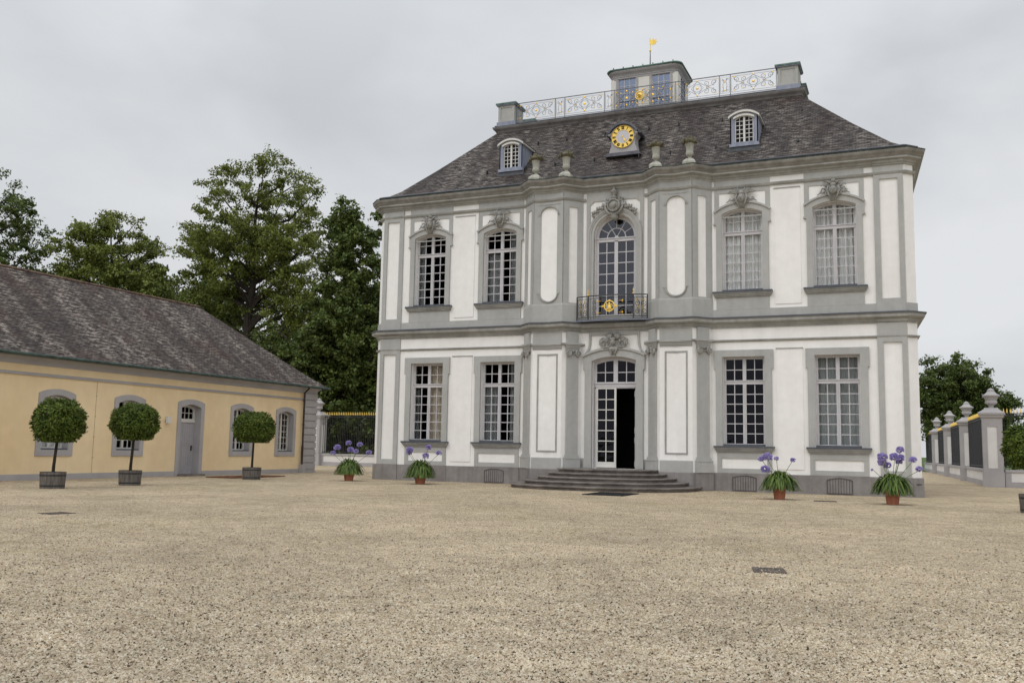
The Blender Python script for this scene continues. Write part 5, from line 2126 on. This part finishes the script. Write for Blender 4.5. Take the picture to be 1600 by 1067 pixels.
def tub_tree(x, y, rx, rz_, zc_, lean, label, seed, tubr=.43):
    t = empty('potted_tree', (x, y, 0), R(seed * 47 % 360))
    tag(t, label, 'potted tree', 'clipped laurel trees in oak tubs')
    q = MB()
    q.lathe([(tubr * .86, 0.03), (tubr * .90, 0), (tubr * .98, .56), (tubr * .93, .56), (tubr * .90, .47), (.02, .46)], n=28)
    q.build('tub', BARREL, t)
    q = MB()
    for z in (.07, .42):
        rr = tubr * (.90 + .08 * z / .56) + .006
        q.lathe([(rr, z), (rr + .004, z + .05), (rr - .02, z + .05), (rr - .02, z)], n=28)
    q.build('hoop', IRON, t)
    q = MB()
    q.lathe([(tubr * .9, .44), (tubr * .5, .475), (.01, .48)], n=16)
    q.build('soil', SOIL, t)
    rs = random.Random(seed)
    q = MB()
    ca, sa = math.cos(-t.rotation_euler.z), math.sin(-t.rotation_euler.z)

    def lean_pt(u, z):
        dx = lean * u
        return (dx * ca, dx * sa, z)
    q.tube([lean_pt(-.12, .42), lean_pt(.05, .8), lean_pt(.5, 1.3), lean_pt(1, zc_ - .3), lean_pt(1, zc_ + .1)], .058, 8, r1=.04)
    cx, cy, _ = lean_pt(1, 0)
    for k in range(14):
        a = rs.uniform(0, 2 * PI)
        e = rs.uniform(-.1, .9)
        q.tube([(cx, cy, zc_ - .35 + .03 * k), (cx + .4 * rx * math.cos(a), cy + .4 * rx * math.sin(a), zc_ - .1 + .3 * e * rz_), (cx + .85 * rx * math.cos(a), cy + .85 * rx * math.sin(a), zc_ + .75 * e * rz_)], .022, 5, r1=.006)
    q.build('trunk', BARK, t)
    r_ = np.random.default_rng(seed)
    n = 8500
    d = r_.normal(size=(n, 3))
    d /= np.linalg.norm(d, axis=1, keepdims=True)
    # clipped crown: a squat dome with a flattish skirt
    rad = np.where(r_.random(n) < .75, .86 + .14 * r_.random(n), .3 + .6 * r_.random(n))
    lump = 1 + .055 * np.sin(d[:, 0] * 7 + seed) * np.cos(d[:, 1] * 6) + .04 * np.sin(d[:, 2] * 9 + d[:, 0] * 5) + .03 * r_.normal(size=n)
    p = d * (rad * lump)[:, None]
    sq = np.abs(d) ** 1.0
    box_ = 1 / np.maximum((np.abs(d[:, 0:1]) ** 2.6 + np.abs(d[:, 1:2]) ** 2.6 + np.abs(d[:, 2:3]) ** 2.6) ** (1 / 2.6), 1e-3)
    p *= box_ * .97
    p[:, 2] = np.where(p[:, 2] < -.72, -.72 - .12 * r_.random(n), p[:, 2])
    p *= np.array([rx, rx, rz_])
    p += np.array([cx, cy, zc_])
    nr = d + .7 * r_.normal(size=(n, 3)) + np.array([0, 0, .25])
    leaf_cloud('crown', p, nr, .062, LAUREL, t, .45, seed)
    return t


tub_tree(-14.7, -17.2, .83, .79, 2.25, .10, 'clipped round laurel tree in an oak tub, leftmost of three at the yellow wall', 11)
tub_tree(-14.85, -13.6, .83, .74, 2.34, .08, 'clipped round laurel tree in an oak tub, middle one left of the plank door', 23)
tub_tree(-15.8, -5.3, .95, .77, 2.36, .03, 'clipped round laurel tree in an oak tub right of the plank door', 37, .44)
tub_tree(15.70, -8.6, .86, .74, 1.95, .05, 'clipped laurel tree in a tub cut off by the right edge of the photo', 41, .46)

# ------------------------------------------------------------------ AGAPANTHUS POTS


def agapanthus(x, y, pr, ph, spread, height, heads, label, seed, nl=600):
    t = empty('potted_agapanthus', (x, y, 0))
    tag(t, label, 'flower pot', 'terracotta pots of blue agapanthus')
    rs = random.Random(seed)
    q = MB()
    q.lathe([(pr * .72, .0), (pr * .76, .01), (pr * .97, ph - .09), (pr * 1.06, ph - .085), (pr * 1.08, ph), (pr * .96, ph), (pr * .92, ph - .06), (.01, ph - .07)], n=28)
    q.build('pot', TERRA, t, smooth=False)
    # arching strap leaves
    vs, fs = [], []
    for k in range(nl):
        a = rs.uniform(0, 2 * PI)
        u = rs.random()
        L = spread * (.75 + .45 * rs.random())
        up_ = height - ph
        reach = L * (.24 + .90 * u ** .8)
        rise = up_ * (1.0 - .35 * u) * rs.uniform(.55, 1.05)
        droop = (.08 + .8 * u) * rs.uniform(.55, 1.1) * (up_ + .22)
        w = rs.uniform(.018, .032)
        r0 = rs.uniform(0, pr * .5)
        base = len(vs)
        nseg = 9
        bend = rs.uniform(-.25, .25)
        for i in range(nseg + 1):
            s = i / nseg
            rr = r0 + reach * (s ** .85)
            z = ph - .06 + rise * math.sin(min(1, s * 1.35) * PI / 2) - droop * max(0, s - .38) ** 1.6 * 2.1
            z = max(z, ph * .42 + .10 * s)
            aa = a + bend * s * s
            ww = w * (1 - .75 * s ** 3) * (0.7 + .6 * min(1, s * 4))
            px, py = rr * math.cos(aa), rr * math.sin(aa)
            tx, ty = -math.sin(aa) * ww, math.cos(aa) * ww
            vs += [(px + tx, py + ty, z + .006), (px, py, z - .004), (px - tx, py - ty, z + .006)]
        for i in range(nseg):
            for j in (0, 1):
                c = base + i * 3 + j
                fs.append((c, c + 1, c + 4, c + 3))
    q = MB()
    q.add(vs, fs)
    q.build('leaves', STRAP, t, recalc=False)
    for (hx, hz, hr) in heads:
        hr *= .9
        hy = rs.uniform(-.25, .2)
        st_ = MB()
        st_.tube([(hx * .15, hy * .15, ph - .05), (hx * .45, hy * .5, (ph + hz) * .5), (hx * .92, hy * .95, hz - hr * .8), (hx, hy, hz - .02)], .011, 5, r1=.008)
        so = st_.build('flower_stem', STEM, t)
        pv, pf = [], []
        nf = int(85 * (hr / .16) ** 1.2)
        for k in range(nf):
            d = Vector((rs.gauss(0, 1), rs.gauss(0, 1), rs.gauss(.12, 1)))
            d.normalize()
            if d.z < -.75:
                d.z *= -.4
                d.normalize()
            ln = hr * rs.uniform(.78, 1.06)
            c = Vector((hx, hy, hz)) + Vector((d.x * 1.1, d.y * 1.1, d.z * .92)) * ln
            o_ = d.orthogonal().normalized()
            o2 = d.cross(o_)
            fl = rs.uniform(.030, .042)
            st0 = Vector((hx, hy, hz)) + Vector((d.x * 1.1, d.y * 1.1, d.z * .92)) * ln * .62
            for p_ in range(6):
                an = p_ * PI / 3 + k
                e = o_ * math.cos(an) + o2 * math.sin(an)
                f_ = o_ * math.cos(an + PI / 2) + o2 * math.sin(an + PI / 2)
                b0 = len(pv)
                pv += [tuple(st0), tuple(c + e * fl * .5 + f_ * fl * .33), tuple(c + e * fl + d * .012), tuple(c + e * fl * .5 - f_ * fl * .33)]
                pf.append((b0, b0 + 1, b0 + 2, b0 + 3))
        q = MB()
        q.add(pv, pf)
        q.build('flower_head', PETAL, so, recalc=False)
    return t


agapanthus(-12.0, -3.0, .26, .45, .56, 1.12, [(-.92, 1.28, .13), (-.66, 1.54, .17), (.12 - .2, 1.76, .14), (.03, 1.44, .17), (.40, 1.38, .13), (.60, 1.70, .14), (1.02, 1.32, .14)],
           'terracotta pot of agapanthus with seven violet heads left of the palace corner', 1)
agapanthus(-7.82, -3.7, .27, .42, .60, 1.15, [(-.56, 1.50, .17), (-.62, 1.36, .13), (.36, 1.62, .14), (.24, 1.24, .16), (.88, 1.38, .13)],
           'terracotta pot of agapanthus under the leftmost ground floor window', 2)
agapanthus(7.93, -5.8, .245, .52, .58, 1.10, [(-.40, 1.50, .19), (-.62, 1.42, .12), (-.45, 1.06, .17), (-.08, 1.45, .085), (.50, 1.41, .10)],
           'terracotta pot of agapanthus beside the window right of the front steps', 3)
agapanthus(11.7, -6.5, .255, .52, .58, 1.12, [(-.28, 1.58, .17), (-.30, 1.40, .16), (-.14, 1.30, .13), (.10, 1.58, .17), (.26, 1.55, .16), (.28, 1.82, .14), (.24, 1.42, .11), (.66, 1.50, .13), (.84, 1.20, .12), (-.62, 1.14, .035)],
           'terracotta pot of agapanthus with many violet heads at the right palace corner', 4)

# ------------------------------------------------------------------ TREES


def tree(x, y, h, ells, nclump, nleaf, m, label, seed, trunk=.5, size=.26, fork=.35, cr=1.1, group='tall trees behind the buildings', bias=.45, sub=(0.5, 0.5)):
    """ells: (dx, dy, z, rx, ry, rz) lobes of the crown; limbs run out to the leaf clumps"""
    r_ = np.random.default_rng(seed)
    t = empty('tree', (x, y, 0))
    tag(t, label, 'tree', group)
    vol = np.array([e[3] * e[4] * e[5] for e in ells]) ** .8
    pick = r_.choice(len(ells), size=nclump, p=vol / vol.sum())
    E_ = np.array(ells)
    d = r_.normal(size=(nclump, 3))
    d /= np.linalg.norm(d, axis=1, keepdims=True)
    rad = r_.random(nclump) ** bias
    C = E_[pick, :3] + d * rad[:, None] * E_[pick, 3:]
    C[:, 2] = np.maximum(C[:, 2], .8)
    # trunk and limbs
    q = MB()
    zt = h * .86
    zf = h * fork
    wob = r_.normal(size=(9, 2)) * .012 * h
    axis = []
    for i in range(9):
        s = i / 8
        axis.append((wob[i, 0] * s, wob[i, 1] * s, zt * s))
    q.tube(axis, [trunk * (1.25 if i == 0 else 1) * (1 - .88 * (i / 8) ** 1.15) for i in range(9)], 8)

    def ax(z):
        s = min(1, max(0, z / zt)) * 8
        i = min(7, int(s))
        f = s - i
        return Vector(axis[i]) * (1 - f) + Vector(axis[i + 1]) * f
    for k in range(0, nclump, max(1, nclump // 90)):
        c = Vector(C[k])
        hz = max(zf * .8, min(zt * .95, c.z - (math.hypot(c.x, c.y)) * .75))
        a = ax(hz)
        mid = a.lerp(c, .5) + Vector((0, 0, -.06 * (c - a).length)) + Vector(tuple(r_.normal(size=3) * .3))
        L = (c - a).length
        q.tube([a, a.lerp(mid, .6) + Vector((0, 0, .02 * L)), mid, mid.lerp(c, .6), c], min(trunk * .4, .028 * L + .03), 5, r1=.02)
    q.build('trunk', BARK, t)
    # leaves
    per = nleaf // nclump
    idx = np.repeat(np.arange(nclump), per)
    cs = cr * (0.55 + 0.8 * r_.random(nclump))
    g = r_.normal(size=(len(idx), 3))
    g /= np.linalg.norm(g, axis=1, keepdims=True)
    rr = r_.random(len(idx)) ** .5
    off = g * (rr * cs[idx])[:, None] * np.array([1.0, 1.0, .52])
    # twigs: drag leaves to a few spokes so the clump is ragged
    sp_ = r_.normal(size=(nclump, 5, 3))
    sp_ /= np.linalg.norm(sp_, axis=2, keepdims=True)
    w_ = sp_[idx, r_.integers(0, 5, len(idx))]
    mixw = (r_.random(len(idx)) < .5)[:, None]
    tw = w_ * (cs[idx] * (0.3 + 1.15 * r_.random(len(idx))))[:, None] * np.array([1, 1, .6]) + r_.normal(size=(len(idx), 3)) * .14
    off = np.where(mixw, tw, off)
    p = C[idx] + off
    nr = r_.normal(size=p.shape) * .75 + np.array([0, 0, .75]) + off / cs[idx][:, None] * .6
    leaf_cloud('crown', p, nr, size, m, t, .6, seed)
    return t


tree(-48.9, 35, 33.0, [(0, 0, 23.4, 7.8, 6, 8.4), (0, 3.5, 13.5, 7, 3, 4.5), (-4.2, 0, 20.5, 4.8, 4, 4.6), (5.2, 0, 20.0, 4.6, 4, 5.2), (-5.6, 1, 15.6, 3.8, 4, 2.4), (6.2, 0, 14.4, 4.0, 4, 3.6), (-6, 0, 10.0, 3, 3, 2.2), (5.5, 0, 8, 3.5, 4, 3.4)], 640, 112000, LEAF_A,
     'tallest spreading lime tree with its dark trunk showing, centre of the left sky', 1, .62, .125, .25, .85, bias=.36)
tree(-72.0, 38, 29.0, [(0, 0, 21.0, 6.6, 6, 7.4), (-4.8, 0, 18.0, 5, 5, 5.5), (5.0, 0, 17.0, 5, 5, 5.5), (0, 0, 12, 9.5, 6, 6)], 620, 115000, LEAF_A,
     'broad bushy green tree behind the middle of the yellow building roof', 2, .6, .16, .3, 1.05, bias=.36)
tree(-86.5, 32, 33.0, [(0, 0, 24, 9.0, 7, 9.0), (4, 0, 17, 8.5, 6, 6)], 460, 48000, LEAF_B,
     'sparse open tree at the left edge of the photo above the roof', 3, .5, .16, .3, .85)
tree(-34.0, 30, 24.3, [(.3, 0, 20.0, 3.2, 3.0, 4.2), (.5, 0, 16.8, 3.4, 3.4, 5), (-1.2, 0, 12, 3.8, 4, 5), (2, 0, 10.5, 4.5, 4, 5), (-1, 0, 6, 4.2, 4, 4)], 420, 76000, LEAF_B,
     'narrow dark tree standing against the left side of the palace', 4, .4, .16, .3, .85, bias=.38)
tree(-69.5, 49, 24.8, [(0, 0, 16.5, 6.5, 6, 8.0), (5, 0, 11, 6, 6, 6), (-4, 0, 10, 6, 6, 6)], 320, 56000, LEAF_C,
     'dark tree half hidden between the bushy tree and the tallest lime', 5, .5, .20, .3, 1.3)
tree(-38.6, 27, 13.6, [(0, 0, 8.6, 3.8, 3.2, 4.3), (-1.5, 0, 5.5, 4, 3, 3)], 160, 30000, LEAF_B,
     'small lighter green tree over the end of the yellow building roof', 6, .25, .14, .25, .8)
tree(-47.5, 50, 22.0, [(0, 0, 13.0, 6.5, 5, 7.5), (6, 0, 14, 5, 5, 7), (-4, 0, 8, 5, 4, 5), (4, 0, 9, 5, 4, 6)], 400, 62000, LEAF_C,
     'deep green tree behind the tallest lime, to its right', 7, .45, .2, .25, 1.1)
tree(-53.3, 33, 14.5, [(0, 0, 9.2, 4.4, 4, 4.7), (-3, 0, 7, 4, 4, 4)], 200, 36000, LEAF_C,
     'small round tree just above the yellow building roof ridge end', 8, .28, .15, .25, .85)
tree(-57.5, 31, 17.0, [(0, 0, 11.8, 4.6, 4, 4.4), (2.8, 0, 9.0, 4.2, 4, 4.0)], 230, 42000, LEAF_A,
     'yellowish green low tree below the right side of the bushy tree', 9, .3, .15, .3, .9)
tree(-62.0, 60, 15.0, [(0, 0, 7, 10, 5, 7)], 170, 26000, LEAF_C, 'dark background tree low behind the left tree group', 10, .4, .34, .2, 1.7)
tree(-50.0, 62, 13.5, [(0, 0, 6.5, 9, 5, 6)], 150, 22000, LEAF_C, 'dark background tree seen through the iron fence, left half', 12, .4, .34, .2, 1.7)
tree(-38.0, 60, 14.0, [(0, 0, 6.8, 8, 5, 6)], 150, 22000, LEAF_C, 'dark background tree seen through the iron fence, next to the palace', 13, .4, .34, .2, 1.7)
tree(-33.0, 31, 9.5, [(0, 0, 5.0, 4.0, 2.5, 4.2), (-4.5, 0, 3.2, 3.2, 2.5, 3.2), (3.5, 0, 3.4, 3.2, 2.5, 3.2)], 200, 30000, LEAF_B, 'low bushy tree right behind the iron fence', 14, .2, .18, .15, .9)
tree(17.6, 75, 13.6, [(0, 0, 9.0, 4.2, 4, 4.0), (-2.6, 0, 9.2, 2.6, 3, 3.6), (2.6, 0, 7.3, 2.6, 3, 2.9), (0, 0, 5.5, 4.5, 4, 3), (4.2, 0, 6.2, 1.8, 2, 2.2)], 330, 62000, LEAF_B,
     'round dark green tree behind the right fence pillars', 15, .35, .14, .3, .75, 'trees beyond the right fence')
tree(29.5, 112, 7.4, [(0, 0, 4.4, 4.5, 4, 2.6), (-3, 0, 3, 3, 3, 2)], 60, 8000, LEAF_B,
     'small distant tree at the right edge behind the fence', 16, .25, .25, .3, 1.1, 'trees beyond the right fence')
tree(22.5, 95, 6.0, [(0, 0, 3.2, 3.4, 3, 2.3)], 50, 7000, LEAF_C,
     'low distant bush between the corner pillar and the right edge', 17, .2, .22, .2, 1.0, 'trees beyond the right fence')
